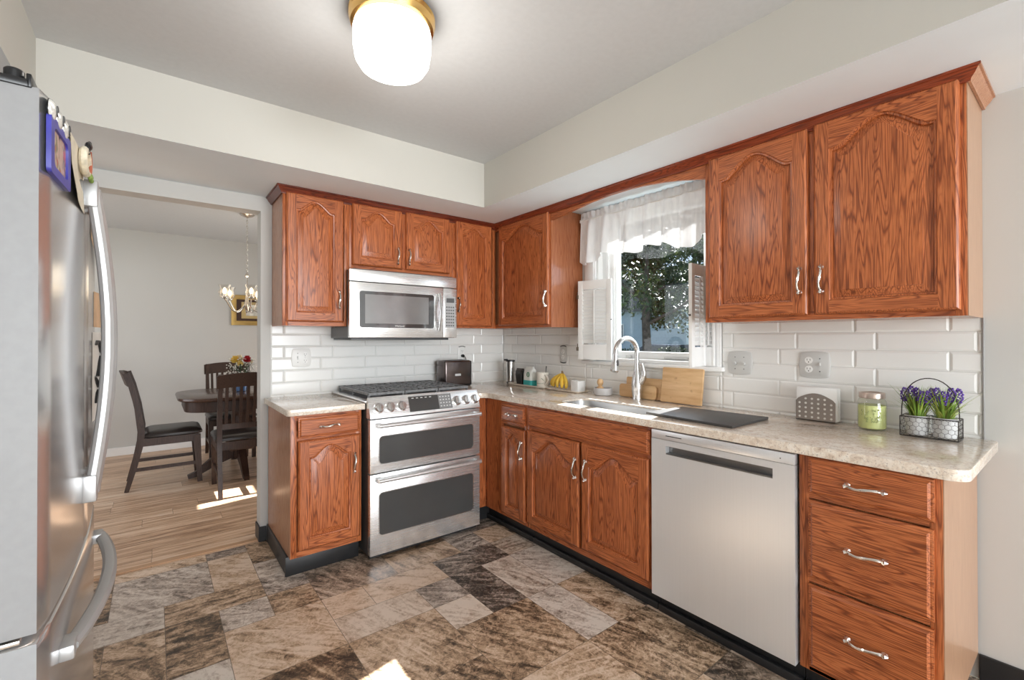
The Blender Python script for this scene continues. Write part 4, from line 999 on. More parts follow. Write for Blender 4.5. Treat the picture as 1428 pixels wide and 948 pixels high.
m = M(); m.loops(bag(-0.122, -0.516, ZTR, 0.034, 0.050, 0.148, 0.006), cap0=True); part('bag', m, plain('cream_white_paper', (0.78, 0.80, 0.76), 0.5, var=0.06, vs_=20), cb)
m = M(); L2 = bag(-0.122, -0.516, ZTR, 0.0352, 0.0515, 0.148, 0.006); low = L2[0:2]; top = [[(p[0], p[1], ZTR + 0.042) for p in L2[1]]]
m.loops([low[0], low[1], top[0]], cap0=False, cap1=False); part('teal_band', m, plain('teal_print', (0.05, 0.42, 0.40), 0.5), cb)
ex = -0.122 - 0.0362
em = M(); em.lathe([(0.019, 0.0), (0.019, -0.0012)], (ex, -0.533, ZTR + 0.088), 24, axis='x', mi=0).lathe([(0.0125, -0.0013), (0.0125, -0.0020)], (ex, -0.533, ZTR + 0.088), 24, axis='x', mi=1).lathe([(0.0105, -0.0021), (0.0105, -0.0026)], (ex, -0.533, ZTR + 0.088), 24, axis='x', mi=0).lathe([(0.004, -0.0027), (0.004, -0.0031)], (ex, -0.533, ZTR + 0.092), 12, axis='x', mi=1).box(ex - 0.0031, ex - 0.0026, -0.5365, -0.5295, ZTR + 0.080, ZTR + 0.088, mi=1)
part('emblem', em, [plain('deep_green_print', (0.01, 0.16, 0.07), 0.5), WHITE], cb)
mg = thing('mug', 'cream coffee mug with a green print and a spoon in it', 'mug', (-0.12, -0.665, ZC))
MGX, MGY = -0.12, -0.662
part('cup', M().lathe([(0.038, 0), (0.043, 0.003), (0.046, 0.02), (0.047, 0.10), (0.048, 0.112), (0.045, 0.112), (0.043, 0.10), (0.041, 0.02), (0.01, 0.012)], (MGX, MGY, ZTR), 30), CREAM, mg)
part('handle', M().tube([(MGX - 0.016, MGY - 0.042 - 0.040 * math.sin(PI * i / 8), ZTR + 0.096 - 0.076 * i / 8) for i in range(9)], 0.0078, 8), CREAM, mg)
pm = M()
for k in range(9):
    a = PI + 0.95 - 0.16 * k
    for z, r in ((0.030, 0.0035), ) + (((0.055 + 0.006 * (k % 3), 0.005),) if k in (0, 1, 2) else ()):
        pm.ball((MGX + 0.0465 * math.cos(a), MGY + 0.0465 * math.sin(a), ZTR + z), r, 6, (0.4, 1, 1))
part('print', pm, plain('faded_green_print', (0.25, 0.30, 0.22), 0.4), mg)
solo('spoon', M().tube([(MGX + 0.012, MGY - 0.006, ZTR + 0.02), (MGX + 0.006, MGY - 0.03, ZTR + 0.125), (MGX + 0.003, MGY - 0.038, ZTR + 0.160)], [0.003, 0.0035, 0.006], 8, flat=(1, 0.6)), DGREY, 'dark spoon handle sticking up out of the cream mug', 'spoon', (MGX, MGY, ZTR + 0.02))
BAN = plain('banana_skin', (0.78, 0.50, 0.06), 0.45, var=0.18, vs_=14)
bn_ = thing('banana_bunch', 'bunch of ripe bananas on the pale plate', 'bananas', (-0.12, -0.87, ZC))
ZP = ZI + 0.0052; top = Vector((-0.108, -0.862, ZP + 0.118))
for k in range(5):
    ph = math.radians(-62 + 31 * k); dy = math.sin(ph) * 0.085; m = M(); pts, rs = [], []
    for i in range(13):
        t = i / 12; out = math.sin(t * PI * 0.62) * 1.05
        pts.append((top.x - (0.020 + 0.032 * math.cos(ph)) * out, top.y - dy * out * 0.95 - 0.004, top.z - 0.008 - t * (0.090 + 0.002 * k) + 0.002))
        rs.append(0.0045 if i == 0 else (0.0165 * math.sin(PI * min(1, 0.16 + t * 0.76)) ** 0.6 if i < 12 else 0.005))
    m.tube(pts, rs, 8, mi=0); b = part('banana', m, BAN, bn_)
    part('tip', M().ball(pts[-1], 0.0055, 8), DGREY, b)
part('stem', M().tube([top + Vector((0.003, 0, -0.012)), top + Vector((0.004, 0.002, 0.004)), top + Vector((0.004, 0.006, 0.014))], [0.012, 0.008, 0.006], 8), plain('banana_stem', (0.22, 0.14, 0.06), 0.7), bn_)
wc = thing('white_cup', 'small frosted white square cup beside the bananas', 'cup', (-0.12, -1.03, ZC))
m = M(); q = lambda i, z: [(x, y, z) for x, y in rrect(-0.158 + i, -0.082 - i, -1.070 + i, -0.992 - i, 0.01)]
m.loops([q(0.002, ZP), q(0, ZP + 0.003), q(0, ZP + 0.074), q(0.004, ZP + 0.075), q(0.006, ZP + 0.07), q(0.006, ZP + 0.02)], cap0=True)
part('cup', m, plain('frosted_white_glass', (0.80, 0.80, 0.79), 0.25), wc); part('wax', M().prism([(x, y) for x, y in rrect(-0.151, -0.089, -1.063, -0.999, 0.006)], lambda u, v, w: (u, v, ZP + w), 0.02, 0.055), CREAM, wc)
sb = thing('dish_brush_holder', 'round grey bowl holding a dish brush near the sink', 'brush holder', (-0.105, -1.245, ZC))
part('bowl', M().lathe([(0.050, 0), (0.058, 0.003), (0.062, 0.012), (0.062, 0.046), (0.060, 0.049), (0.057, 0.047), (0.055, 0.03), (0.01, 0.028)], (-0.105, -1.247, ZI), 32), plain('light_grey_ceramic', (0.56, 0.55, 0.55), 0.35), sb)
solo('dish_brush', M().lathe([(0.022, 0.030), (0.024, 0.050), (0.012, 0.058), (0.018, 0.070), (0.022, 0.082), (0.019, 0.096), (0.010, 0.106), (0.002, 0.108)], (-0.108, -1.225, ZI), 22), BAMBOO, 'small round wooden-handled dish brush sitting in the grey bowl', 'brush', (-0.108, -1.225, ZC + 0.03))
# napkin holder, candle jar, flower basket
nh = thing('napkin_holder', 'perforated metal napkin holder with white napkins against the tile', 'napkin holder', (-0.05, -2.48, ZC))
NX, N0, N1 = -0.080, -2.562, -2.403
pts = [(N0, 0), (N1, 0), (N1, 0.088)] + [(N1 + (N0 - N1) * (0.06 + 0.88 * i / 12), 0.100 + 0.026 * math.sin(PI * i / 12)) for i in range(13)] + [(N0, 0.088)]
m = M(); m.prism(pts, lambda u, v, w: (NX + w, u, ZI + v), 0, 0.0025)
NAPS = plain('taupe_metal', (0.33, 0.29, 0.26), 0.35, 0.6)
part('front_plate', m, NAPS, nh); part('base', M().box(NX, -0.030, N0, N1, ZI, ZI + 0.003), NAPS, nh); part('back_plate', M().prism(pts, lambda u, v, w: (-0.032 + w, u, ZI + v), 0, 0.0025), NAPS, nh)
m = M()
for i in range(6):
    for j in range(5):
        y = N1 - 0.016 - i * 0.0255 + (0.0 if j % 2 else 0.0); z = 0.016 + j * 0.021
        if z > 0.088 and i in (0, 5): continue
        m.lathe([(0.0048, 0), (0.0048, -0.0008)], (NX - 0.0001, y, ZI + z), 12, axis='x')
part('perforations', m, plain('napkin_seen_through_holes', (0.70, 0.68, 0.64), 0.7), nh, smooth=False)
m = M()
for k in range(7): m.box(NX + 0.0035 + k * 0.0058, NX + 0.0035 + k * 0.0058 + 0.0050, N0 - 0.006 + 0.002 * (k % 3), N1 - 0.002 + 0.002 * (k % 2), ZI + 0.004, ZI + 0.152 + 0.002 * (k % 2), 0.001)
solo('napkins', m, plain('white_napkin', (0.86, 0.86, 0.85), 0.8, var=0.02), 'stack of folded white napkins in the perforated holder', 'napkins', (-0.055, -2.48, ZC + 0.004))['kind'] = 'stuff'
cj = thing('jar_candle', 'green jar candle with a bronze lid between napkins and flowers', 'candle', (-0.105, -2.70, ZC))
JX, JY = -0.105, -2.700
part('jar', M().lathe([(0.044, 0), (0.048, 0.004), (0.049, 0.02), (0.049, 0.112), (0.046, 0.122), (0.041, 0.128), (0.041, 0.136)], (JX, JY, ZI), 36, cap1=False), JARG, cj)
part('wax', M().lathe([(0.042, 0.006), (0.0465, 0.010), (0.0468, 0.098), (0.044, 0.102), (0.01, 0.100)], (JX, JY, ZI), 36), plain('pale_green_wax', (0.62, 0.66, 0.28), 0.5, var=0.08, vs_=30), cj)
part('lid', M().lathe([(0.043, 0.130), (0.0445, 0.132), (0.0445, 0.150), (0.043, 0.153), (0.036, 0.1535), (0.034, 0.151), (0.005, 0.151)], (JX, JY, ZI), 36), plain('bronze_lid', (0.52, 0.42, 0.36), 0.32, 0.8), cj)
m = M(); rj = random.Random(3)
for k in range(44):
    a = PI + 0.15 + rj.uniform(-0.7, 0.7); z = 0.06 + rj.uniform(-0.028, 0.024); rr_ = 0.0496
    a2 = a + rj.uniform(-0.16, 0.16); z2 = z + rj.uniform(-0.004, 0.007)
    m.tube([(JX + rr_ * math.cos(a), JY + rr_ * math.sin(a), ZI + z), (JX + rr_ * math.cos((a + a2) / 2), JY + rr_ * math.sin((a + a2) / 2), ZI + (z + z2) / 2 + 0.003), (JX + rr_ * math.cos(a2), JY + rr_ * math.sin(a2), ZI + z2)], [0.0008, 0.0016, 0.0005], 5)
part('botanical_label', m, plain('olive_label_print', (0.33, 0.38, 0.16), 0.5, var=0.3), cj)

WIRE = plain('dark_bronze_wire', (0.035, 0.028, 0.024), 0.4, 0.6)
BX0, BX1, BY0, BY1, BH = -0.160, -0.068, -2.968, -2.802, 0.074
bk = thing('wire_basket', 'dark chicken-wire basket with an arched handle on the counter end', 'basket', ((BX0 + BX1) / 2, (BY0 + BY1) / 2, ZC))
m = M(); zb = ZI + 0.0018
ring4 = lambda z: [(BX0, BY0, z), (BX1, BY0, z), (BX1, BY1, z), (BX0, BY1, z)]
for z in (zb, zb + BH):
    q = ring4(z)
    for i in range(4): m.tube([q[i], q[(i + 1) % 4]], 0.0018, 6)
for x, y in ((BX0, BY0), (BX1, BY0), (BX1, BY1), (BX0, BY1)): m.tube([(x, y, zb), (x, y, zb + BH)], 0.0018, 6)
for k in range(1, 6): m.tube([(BX0, BY0 + (BY1 - BY0) * k / 6, zb), (BX1, BY0 + (BY1 - BY0) * k / 6, zb)], 0.0012, 5)
part('frame', m, WIRE, bk)
def hexnet(m, P, U, H):
    s = 0.0105; w = math.sqrt(3) * s; rows = int(H / (1.5 * s)) + 2; cols = int(U / w) + 2
    cl = lambda u, v: (min(max(u, 0), U), min(max(v, 0), H))
    for r in range(rows):
        for c in range(cols):
            cx, cy = c * w + (w / 2 if r % 2 else 0), r * 1.5 * s
            vv = [(cx + s * math.sin(k * PI / 3), cy + s * math.cos(k * PI / 3)) for k in range(6)]
            for k in range(3):
                a, b = vv[k], vv[k + 1]
                if max(a[0], b[0]) < 0 or min(a[0], b[0]) > U or max(a[1], b[1]) < 0 or min(a[1], b[1]) > H: continue
                a, b = cl(*a), cl(*b)
                if abs(a[0] - b[0]) + abs(a[1] - b[1]) > 1e-4: m.tube([P(*a), P(*b)], 0.0007, 4, cap=False)
m = M()
hexnet(m, lambda u, v: (BX0, BY0 + u, zb + v), BY1 - BY0, BH); hexnet(m, lambda u, v: (BX1, BY0 + u, zb + v), BY1 - BY0, BH)
hexnet(m, lambda u, v: (BX0 + u, BY0, zb + v), BX1 - BX0, BH); hexnet(m, lambda u, v: (BX0 + u, BY1, zb + v), BX1 - BX0, BH)
part('wire_mesh', m, WIRE, bk)
xm = (BX0 + BX1) / 2 - 0.02
part('handle', M().tube([(xm, (BY0 + BY1) / 2 + (BY1 - BY0) / 2 * math.cos(PI * i / 20), zb + BH + 0.150 * math.sin(PI * i / 20) ** 0.75) for i in range(21)], 0.002, 6), WIRE, bk)
POT = plain('grey_white_pot', (0.62, 0.62, 0.62), 0.5, var=0.05)
rf = random.Random(5)
GRASS = [plain('grass_leaf_a', (0.18, 0.30, 0.04), 0.5, var=0.3, vs_=25), plain('grass_leaf_b', (0.34, 0.40, 0.08), 0.5, var=0.3, vs_=25)]
PURP = plain('lavender_purple', (0.13, 0.06, 0.36), 0.6, var=0.35, vs_=120)
for py, lb in ((-2.845, 'potted artificial lavender in the left half of the wire basket'), (-2.925, 'potted artificial lavender in the right half of the wire basket')):
    cx = (BX0 + BX1) / 2
    t = thing('potted_lavender', lb, 'potted plant', (cx, py, ZC), 'lavender pots in the wire basket')
    part('pot', M().lathe([(0.030, 0.003), (0.033, 0.005), (0.0375, 0.070), (0.0385, 0.078), (0.0355, 0.078), (0.033, 0.068), (0.005, 0.066)], (cx, py, ZI + 0.001), 26), POT, t)
    m = M()
    for k in range(120):
        a = rf.uniform(0, 2 * PI); r0 = rf.uniform(0, 0.026); h = rf.uniform(0.07, 0.135); sp_ = rf.uniform(0.02, 0.085) * (0.4 + r0 / 0.03)
        b0 = Vector((cx + r0 * math.cos(a), py + r0 * math.sin(a), ZI + 0.066)); n = 5; w = rf.uniform(0.0020, 0.0042)
        si = Vector((-math.sin(a), math.cos(a), 0)); L = []
        for i in range(n + 1):
            q = i / n; p = b0 + Vector((math.cos(a) * sp_ * q ** 1.7, math.sin(a) * sp_ * q ** 1.7, h * q - (0.02 * q ** 3 if k % 3 == 0 else 0)))
            if p.x > -0.018: p.x = -0.018
            ww = w * (1 - q ** 2) + 0.0002; L.append([p - si * ww, p + si * ww])
        m.loops(L, cap0=False, cap1=False, closed=False, mi=k % 2)
    part('leaves', m, GRASS, t)
    fm = M(); nf = 5
    for k in range(nf):
        a = 2 * PI * k / nf + py * 30; sx = cx - 0.008 + 0.018 * math.cos(a); sy = py + (k - 2) * 0.0185; ht = rf.uniform(0.148, 0.172)
        fm.tube([(cx + 0.01 * math.cos(a), py + 0.01 * math.sin(a), ZI + 0.066), (sx, sy, ZI + ht - 0.03)], 0.0012, 5, mi=1)
        for j in range(38):
            q = j / 37; rr_ = 0.0105 * math.sin(PI * (0.12 + 0.8 * q)) + 0.001; aa = j * 2.4
            fm.ball((sx + rr_ * math.cos(aa), sy + rr_ * math.sin(aa), ZI + ht - 0.032 + 0.052 * q), rf.uniform(0.0026, 0.0042), 6)
    part('flower_spikes', fm, [PURP, GRASS[0]], t)

# toaster with its cord plugged in
TX0, TX1, TY0, TY1, TH = -0.712, -0.472, -0.205, -0.065, 0.205
to = thing('toaster', 'dark bronze toaster in the corner beside the range', 'toaster', ((TX0 + TX1) / 2, (TY0 + TY1) / 2, ZC))
TOM = plain('dark_bronze_shell', (0.13, 0.105, 0.10), 0.2, 0.75, var=0.1)
part('shell', M().box(TX0, TX1, TY0, TY1, ZI + 0.012, ZI + TH, 0.016, 3), TOM, to)
part('base', M().box(TX0 + 0.006, TX1 - 0.006, TY0 + 0.006, TY1 - 0.006, ZI, ZI + 0.014, 0.003), BLKP, to)
part('end_cap', M().box(TX1 - 0.012, TX1 + 0.006, TY0 + 0.004, TY1 - 0.004, ZI + 0.008, ZI + TH - 0.006, 0.006), BLKP, to)
part('badge', M().box(-0.622, -0.570, TY0 - 0.002, TY0 + 0.001, ZI + 0.085, ZI + 0.102, 0.001), GREYP, to)
part('bread_slot', M().box(TX0 + 0.03, TX1 - 0.03, -0.165, -0.150, ZI + TH - 0.001, ZI + TH + 0.002).box(TX0 + 0.03, TX1 - 0.03, -0.122, -0.107, ZI + TH - 0.001, ZI + TH + 0.002), BLKP, to)
part('cord', M().tube([(-0.441, -0.018, 1.142), (-0.438, -0.040, 1.142), (-0.425, -0.040, 1.13), (-0.405, -0.03, 1.09), (-0.393, -0.03, 1.04), (-0.388, -0.04, 0.98), (-0.395, -0.07, 0.93), (-0.42, -0.11, 0.917), (-0.462, -0.13, 0.925), (-0.470, -0.13, 0.93)], 0.0032, 8).lathe([(0.013, -0.022), (0.013, -0.003), (0.009, 0.0)], (-0.441, -0.012, 1.142), 14, axis='y'), BLKP, to)

# ------------------------------------------------------------------ wall plates
def plate(label, T, uc, vc, w, h, kind, mat, edge=None):
    """cover plate with bulged outline; kind is a string of gangs: o outlet, s switch, d dimmer knob, b blank"""
    r = thing('wall_plate', label, 'wall plate', T(uc, vc - h / 2, 0.0085), 'electrical cover plates')
    def outline(i):
        P = []; bw, bh = 0.06, 0.05
        n = 8
        W2, H2 = w / 2 - i, h / 2 - i
        for k in range(n + 1): t = -1 + 2 * k / n; P.append((uc + W2 * t * 0.86, vc - H2 * (0.90 + 0.10 * (1 - t * t))))
        for k in range(n + 1): t = -1 + 2 * k / n; P.append((uc + W2 * (0.92 + 0.08 * (1 - t * t)), vc + H2 * t * 0.80))
        for k in range(n + 1): t = 1 - 2 * k / n; P.append((uc + W2 * t * 0.86, vc + H2 * (0.90 + 0.10 * (1 - t * t))))
        for k in range(n + 1): t = 1 - 2 * k / n; P.append((uc - W2 * (0.92 + 0.08 * (1 - t * t)), vc + H2 * t * 0.80))
        return P
    m = M(); m.loops([[T(u, v, 0.0086) for u, v in outline(0)], [T(u, v, 0.0115) for u, v in outline(0)], [T(u, v, 0.0145) for u, v in outline(0.007)]], cap0=True)
    part('plate', m, mat, r)
    if edge:
        m = M()
        for s in (1, -1): m.tube([T(uc + t * w * 0.42, vc + s * (h / 2) * (0.92 + 0.10 * (1 - t * t)), 0.0125) for t in (-1, -0.6, -0.2, 0.2, 0.6, 1)], 0.0035, 6)
        part('edge_trim', m, edge, r)
    n = len(kind)
    for g, k in enumerate(kind):
        u = uc + (g - (n - 1) / 2) * 0.046
        if k == 'o':
            for dv in (0.021, -0.021):
                q = part('socket', M().tube([T(u, vc + dv, 0.0143), T(u, vc + dv, 0.0163)], 0.0165, 18), WHITE, r)
                hm = M().fbox(T, u - 0.0075, u - 0.0055, vc + dv - 0.001, vc + dv + 0.008, 0.0160, 0.0166).fbox(T, u + 0.0055, u + 0.0075, vc + dv - 0.001, vc + dv + 0.007, 0.0160, 0.0166); hm.tube([T(u, vc + dv - 0.008, 0.0160), T(u, vc + dv - 0.008, 0.0166)], 0.0026, 8)
                part('slots', hm, BLKP, q, smooth=False)
            part('screw', M().tube([T(u, vc, 0.0143), T(u, vc, 0.0156)], 0.003, 8), GREYP, r)
        elif k == 's':
            part('toggle', M().fbox(T, u - 0.005, u + 0.005, vc - 0.012, vc + 0.012, 0.0143, 0.0155).fbox(T, u - 0.0035, u + 0.0035, vc - 0.002, vc + 0.010, 0.0155, 0.022, 0.001), GREYP, r)
            part('screw', M().tube([T(u, vc + 0.03, 0.0143), T(u, vc + 0.03, 0.0156)], 0.0028, 8).tube([T(u, vc - 0.03, 0.0143), T(u, vc - 0.03, 0.0156)], 0.0028, 8), DGREY, r)
        elif k == 'd':
            part('dimmer_knob', M().tube([T(u, vc - 0.004, 0.0143), T(u, vc - 0.004, 0.018), T(u, vc - 0.004, 0.026)], [0.0095, 0.0090, 0.0075], 16), GREYP, r)
            part('screw', M().tube([T(u, vc + 0.03, 0.0143), T(u, vc + 0.03, 0.0156)], 0.0028, 8).tube([T(u, vc - 0.032, 0.0143), T(u, vc - 0.032, 0.0156)], 0.0028, 8), DGREY, r)
    return r
plate('white switch and outlet cover plate on the tile left of the range', TB, -1.692, 1.160, 0.122, 0.128, 'so', WHITE)
plate('slim white outlet plate with the toaster plugged in', TB, -0.441, 1.160, 0.074, 0.120, 'o', WHITE, DGREY)
plate('slim grey outlet plate on the tile left of the window', TR, 0.775, 1.166, 0.074, 0.128, 'o', GREYP, DGREY)
plate('grey double dimmer plate just right of the window', TR, 2.108, 1.158, 0.130, 0.126, 'dd', GREYP)
plate('grey outlet and switch plate above the napkin holder', TR, 2.458, 1.163, 0.132, 0.128, 'os', GREYP)

# ------------------------------------------------------------------ dining room
def make_chair(label, loc, rz):
    """faces +y; base centre at the origin"""
    t = thing('dining_chair', label, 'chair', (0, 0, 0), 'espresso dining chairs')
    path = lambda x: [(x, -0.295, 0.0), (x, -0.245, 0.20), (x, -0.205, 0.40), (x, -0.200, 0.50), (x, -0.225, 0.70), (x, -0.262, 0.88), (x, -0.295, 0.995)]
    for s in (-1, 1):
        part('leg', M().bar(path(s * 0.195), [0.030, 0.032, 0.034, 0.036, 0.034, 0.030, 0.028], [0.030, 0.040, 0.050, 0.050, 0.042, 0.036, 0.030], (1, 0, 0)), DARKW, t)
        part('leg', M().bar([(s * 0.193, 0.215, 0.0), (s * 0.197, 0.200, 0.25), (s * 0.198, 0.190, 0.425)], [0.036, 0.040, 0.046], [0.036, 0.046, 0.056], (1, 0, 0)), DARKW, t)
        part('stretcher', M().bar([(s * 0.195, -0.252, 0.175), (s * 0.195, 0.205, 0.175)], 0.018, 0.028, (1, 0, 0)), DARKW, t)
    part('seat_rail', M().box(-0.205, 0.205, -0.20, -0.178, 0.37, 0.435).box(-0.205, 0.205, 0.180, 0.205, 0.37, 0.435).box(-0.215, -0.193, -0.20, 0.20, 0.37, 0.435).box(0.193, 0.215, -0.20, 0.20, 0.37, 0.435), DARKW, t)
    m = M(); a = lambda i, z, f=0: [(x, y, z) for x, y in rrect(-0.225 + i, 0.225 - i, -0.180 + i, 0.232 - i, 0.03)]
    m.loops([a(0.012, 0.436), a(0.0, 0.444), a(0.0, 0.462), a(0.010, 0.476), a(0.04, 0.488), a(0.10, 0.494)], cap0=True)
    part('seat', m, LEATH, t)
    # back: curved crest rail, lower rail, slats
    m = M(); L = []
    for i in range(13):
        q = -1 + 2 * i / 12; x = q * 0.222; y = -0.288 - 0.030 * (1 - q * q); zt = 1.012 - 0.022 * q * q; zb = 0.885 + 0.012 * (1 - q * q)
        L.append([(x, y + 0.024, zb), (x, y, zb), (x, y - 0.036, zt), (x, y - 0.012, zt)])
    m.loops(L, cap0=True); part('crest_rail', m, DARKW, t)
    part('lower_rail', M().bar([(-0.195, -0.206, 0.565), (0, -0.222, 0.565), (0.195, -0.206, 0.565)], 0.045, 0.020, (0, 0, 1)), DARKW, t)
    for k in range(7):
        x = -0.150 + 0.05 * k; b = 0.022 * (1 - (x / 0.2) ** 2)
        part('slat', M().bar([(x, -0.206 - b * 0.6, 0.575), (x, -0.232 - b, 0.73), (x, -0.272 - b, 0.905)], 0.023, 0.011, (1, 0, 0)), DARKW, t)
    t.location = loc; t.rotation_euler = (0, 0, rz)
    return t
ch = make_chair('espresso slat-back dining chair seen side-on, pulled out at the table end', (-2.350, 1.925, 0), -PI / 2)
dup(ch, (-1.850, 1.330, 0), 0.0, 'espresso slat-back dining chair with its back to the kitchen doorway')
dup(ch, (-1.800, 2.60, 0), PI, 'espresso dining chair on the far side of the table, behind the flowers')
tb_ = thing('dining_table', 'dark espresso pedestal dining table with rounded ends', 'table', (-1.45, 1.93, 0))
def tt(i):
    x0, x1, y0, y1 = -2.305 + i, -0.6 - i, 1.44 + i, 2.42 - i
    return [(x0, 1.68), (x0, 2.18)] + [(x0 + 0.28 - 0.28 * math.cos(a * PI / 12), 2.18 + (y1 - 2.18) * math.sin(a * PI / 12)) for a in range(1, 7)] + [(x1 - 0.28, y1), (x1, 2.18), (x1, 1.68), (x1 - 0.28, y0)] + [(x0 + 0.28 - 0.28 * math.cos(a * PI / 12), 1.68 - (1.68 - y0) * math.sin(a * PI / 12)) for a in range(6, 0, -1)]
m = M(); z3 = lambda P, z: [(x, y, z) for x, y in P]
m.loops([z3(tt(0.03), 0.732), z3(tt(0.008), 0.738), z3(tt(0), 0.748), z3(tt(0.004), 0.764), z3(tt(0.012), 0.768)], cap0=True); part('tabletop', m, DARKT, tb_)
m = M(); m.loops([z3(tt(0.055), 0.64), z3(tt(0.05), 0.645), z3(tt(0.05), 0.7315)], cap0=True); part('apron', m, DARKW, tb_)
for px in (-1.80, -1.10):
    part('pedestal', M().box(px - 0.09, px + 0.09, 1.72, 2.14, 0.56, 0.639, 0.008).box(px - 0.06, px + 0.06, 1.80, 2.06, 0.14, 0.56, 0.01).box(px - 0.10, px + 0.10, 1.76, 2.10, 0.22, 0.30, 0.01), DARKW, tb_)
    for s in (-1, 1):
        part('foot', M().bar([(px, 1.93 + s * 0.10, 0.20), (px, 1.93 + s * 0.26, 0.13), (px, 1.93 + s * 0.40, 0.035), (px, 1.93 + s * 0.46, 0.022)], [0.07, 0.06, 0.05, 0.04], [0.12, 0.08, 0.045, 0.035], (1, 0, 0)), DARKW, tb_)
part('foot', M().bar([(-1.85, 1.93, 0.20), (-2.02, 1.90, 0.12), (-2.16, 1.87, 0.032), (-2.22, 1.86, 0.020)], [0.07, 0.06, 0.05, 0.04], [0.12, 0.08, 0.045, 0.032], (0, 1, 0)), DARKW, tb_)
part('stretcher', M().box(-1.80, -1.10, 1.90, 1.96, 0.24, 0.31, 0.006), DARKW, tb_)
# flowers
VX, VY, VZ = -1.785, 1.93, 0.769
vs_ = thing('flower_vase', 'blue glass vase of flowers on the dining table', 'vase', (VX, VY, VZ))
part('vase', M().lathe([(0.040, 0), (0.045, 0.004), (0.048, 0.06), (0.046, 0.13), (0.054, 0.165), (0.050, 0.165), (0.042, 0.13), (0.02, 0.125)], (VX, VY, VZ), 26), plain('blue_glass', (0.04, 0.11, 0.26), 0.1, var=0.3, vs_=18, coat=0.6), vs_)
fl = [('rose', (0.045, -0.03, 0.315), 0.042, (0.40, 0.006, 0.014)), ('yellow_rose', (-0.055, -0.01, 0.312), 0.045, (0.75, 0.50, 0.08)), ('cream_rose', (-0.015, 0.03, 0.325), 0.038, (0.78, 0.70, 0.48)), ('yellow_rose', (-0.02, -0.05, 0.275), 0.034, (0.74, 0.55, 0.16)), ('cream_rose', (0.075, 0.03, 0.29), 0.034, (0.75, 0.66, 0.46))]
rv = random.Random(9)
sm_ = M()
for nm, off, r, col in fl:
    c = Vector((VX, VY, VZ)) + Vector(off); m = M()
    m.ball(c, r * 0.55, 12, (1, 1, 1.05))
    for ring, (n, rad_, h, tilt) in enumerate(((4, 0.55, 0.35, 0.25), (6, 0.80, 0.12, 0.7), (7, 1.0, -0.15, 1.1))):
        for k in range(n):
            a = 2 * PI * k / n + ring * 0.5; d_ = Vector((math.cos(a), math.sin(a), 0)); s_ = Vector((-math.sin(a), math.cos(a), 0)); L = []
            for i in range(5):
                q = i / 4; w = r * 0.52 * math.sin(PI * (0.18 + 0.66 * q)); p = c + d_ * (r * rad_ * (0.45 + 0.5 * q * (0.5 + tilt * 0.5))) + Vector((0, 0, r * (-0.55 + h + 1.1 * q * (1 - 0.35 * tilt * q))))
                L.append([p - s_ * w, p + d_ * r * 0.10, p + s_ * w])
            m.loops(L, cap0=False, cap1=False, closed=False)
    part(nm, m, plain(nm + '_petal', col, 0.55, var=0.2, vs_=60), vs_)
    sm_.tube([(VX + off[0] * 0.2, VY + off[1] * 0.2, VZ + 0.13), (VX + off[0] * 0.7, VY + off[1] * 0.7, VZ + 0.22), tuple(c)], 0.003, 5)
for k in range(40):
    a, r_ = rv.uniform(0, 2 * PI), rv.uniform(0.03, 0.11); p = Vector((VX + r_ * math.cos(a), VY + r_ * math.sin(a), VZ + rv.uniform(0.17, 0.27))); d_ = Vector((math.cos(a), math.sin(a), rv.uniform(0.1, 0.7))).normalized(); s_ = d_.cross(Vector((0, 0, 1))).normalized()
    sm_.quad([p, p + d_ * 0.02 + s_ * 0.011, p + d_ * 0.046, p + d_ * 0.02 - s_ * 0.011])
part('stems_and_leaves', sm_, plain('dark_green_leaf', (0.03, 0.075, 0.02), 0.5, var=0.3), vs_)
m = M()
for k in range(150):
    a, r_ = rv.uniform(0, 2 * PI), rv.uniform(0.05, 0.135); m.ball((VX + r_ * math.cos(a), VY + r_ * math.sin(a) * 0.8, VZ + 0.215 + rv.uniform(-0.03, 0.11)), rv.uniform(0.004, 0.008), 6)
part('filler_blossom', m, plain('white_blossom', (0.74, 0.72, 0.66), 0.7), vs_)
# framed picture on the far wall
TP = lambda u, v, w: (u, 3.35 - w, v)
pc = thing('framed_picture', 'gold framed picture on the dining room wall behind the chandelier', 'picture', (-1.42, 3.34, 1.45))
A0, A1, B0, B1 = -1.712, -1.14, 1.452, 1.83
def fr4(m, i0, i1, w0, w1):
    m.loops([rect(TP, A0, A1, B0, B1, i0, 0.001), rect(TP, A0, A1, B0, B1, i0, w0), rect(TP, A0, A1, B0, B1, (i0 + i1) / 2, max(w0, w1) + 0.004), rect(TP, A0, A1, B0, B1, i1, w1), rect(TP, A0, A1, B0, B1, i1, 0.001)], cap0=False, cap1=False)
    return m
part('frame', fr4(M(), 0, 0.055, 0.018, 0.016), plain('antique_gold', (0.50, 0.34, 0.12), 0.35, 0.7, var=0.15), pc)
part('mount', M().fbox(TP, A0 + 0.05, A1 - 0.05, B0 + 0.05, B1 - 0.05, 0.001, 0.006), plain('dark_brown_mount', (0.055, 0.022, 0.014), 0.6), pc)
part('inner_frame', M().fbox(TP, A0 + 0.11, A1 - 0.11, B0 + 0.085, B1 - 0.085, 0.006, 0.009), plain('gold_slip', (0.55, 0.42, 0.20), 0.4, 0.5), pc)
part('print', M().fbox(TP, A0 + 0.16, A1 - 0.16, B0 + 0.12, B1 - 0.12, 0.009, 0.011), plain('pale_print', (0.62, 0.60, 0.54), 0.6, var=0.35, vs_=22), pc)
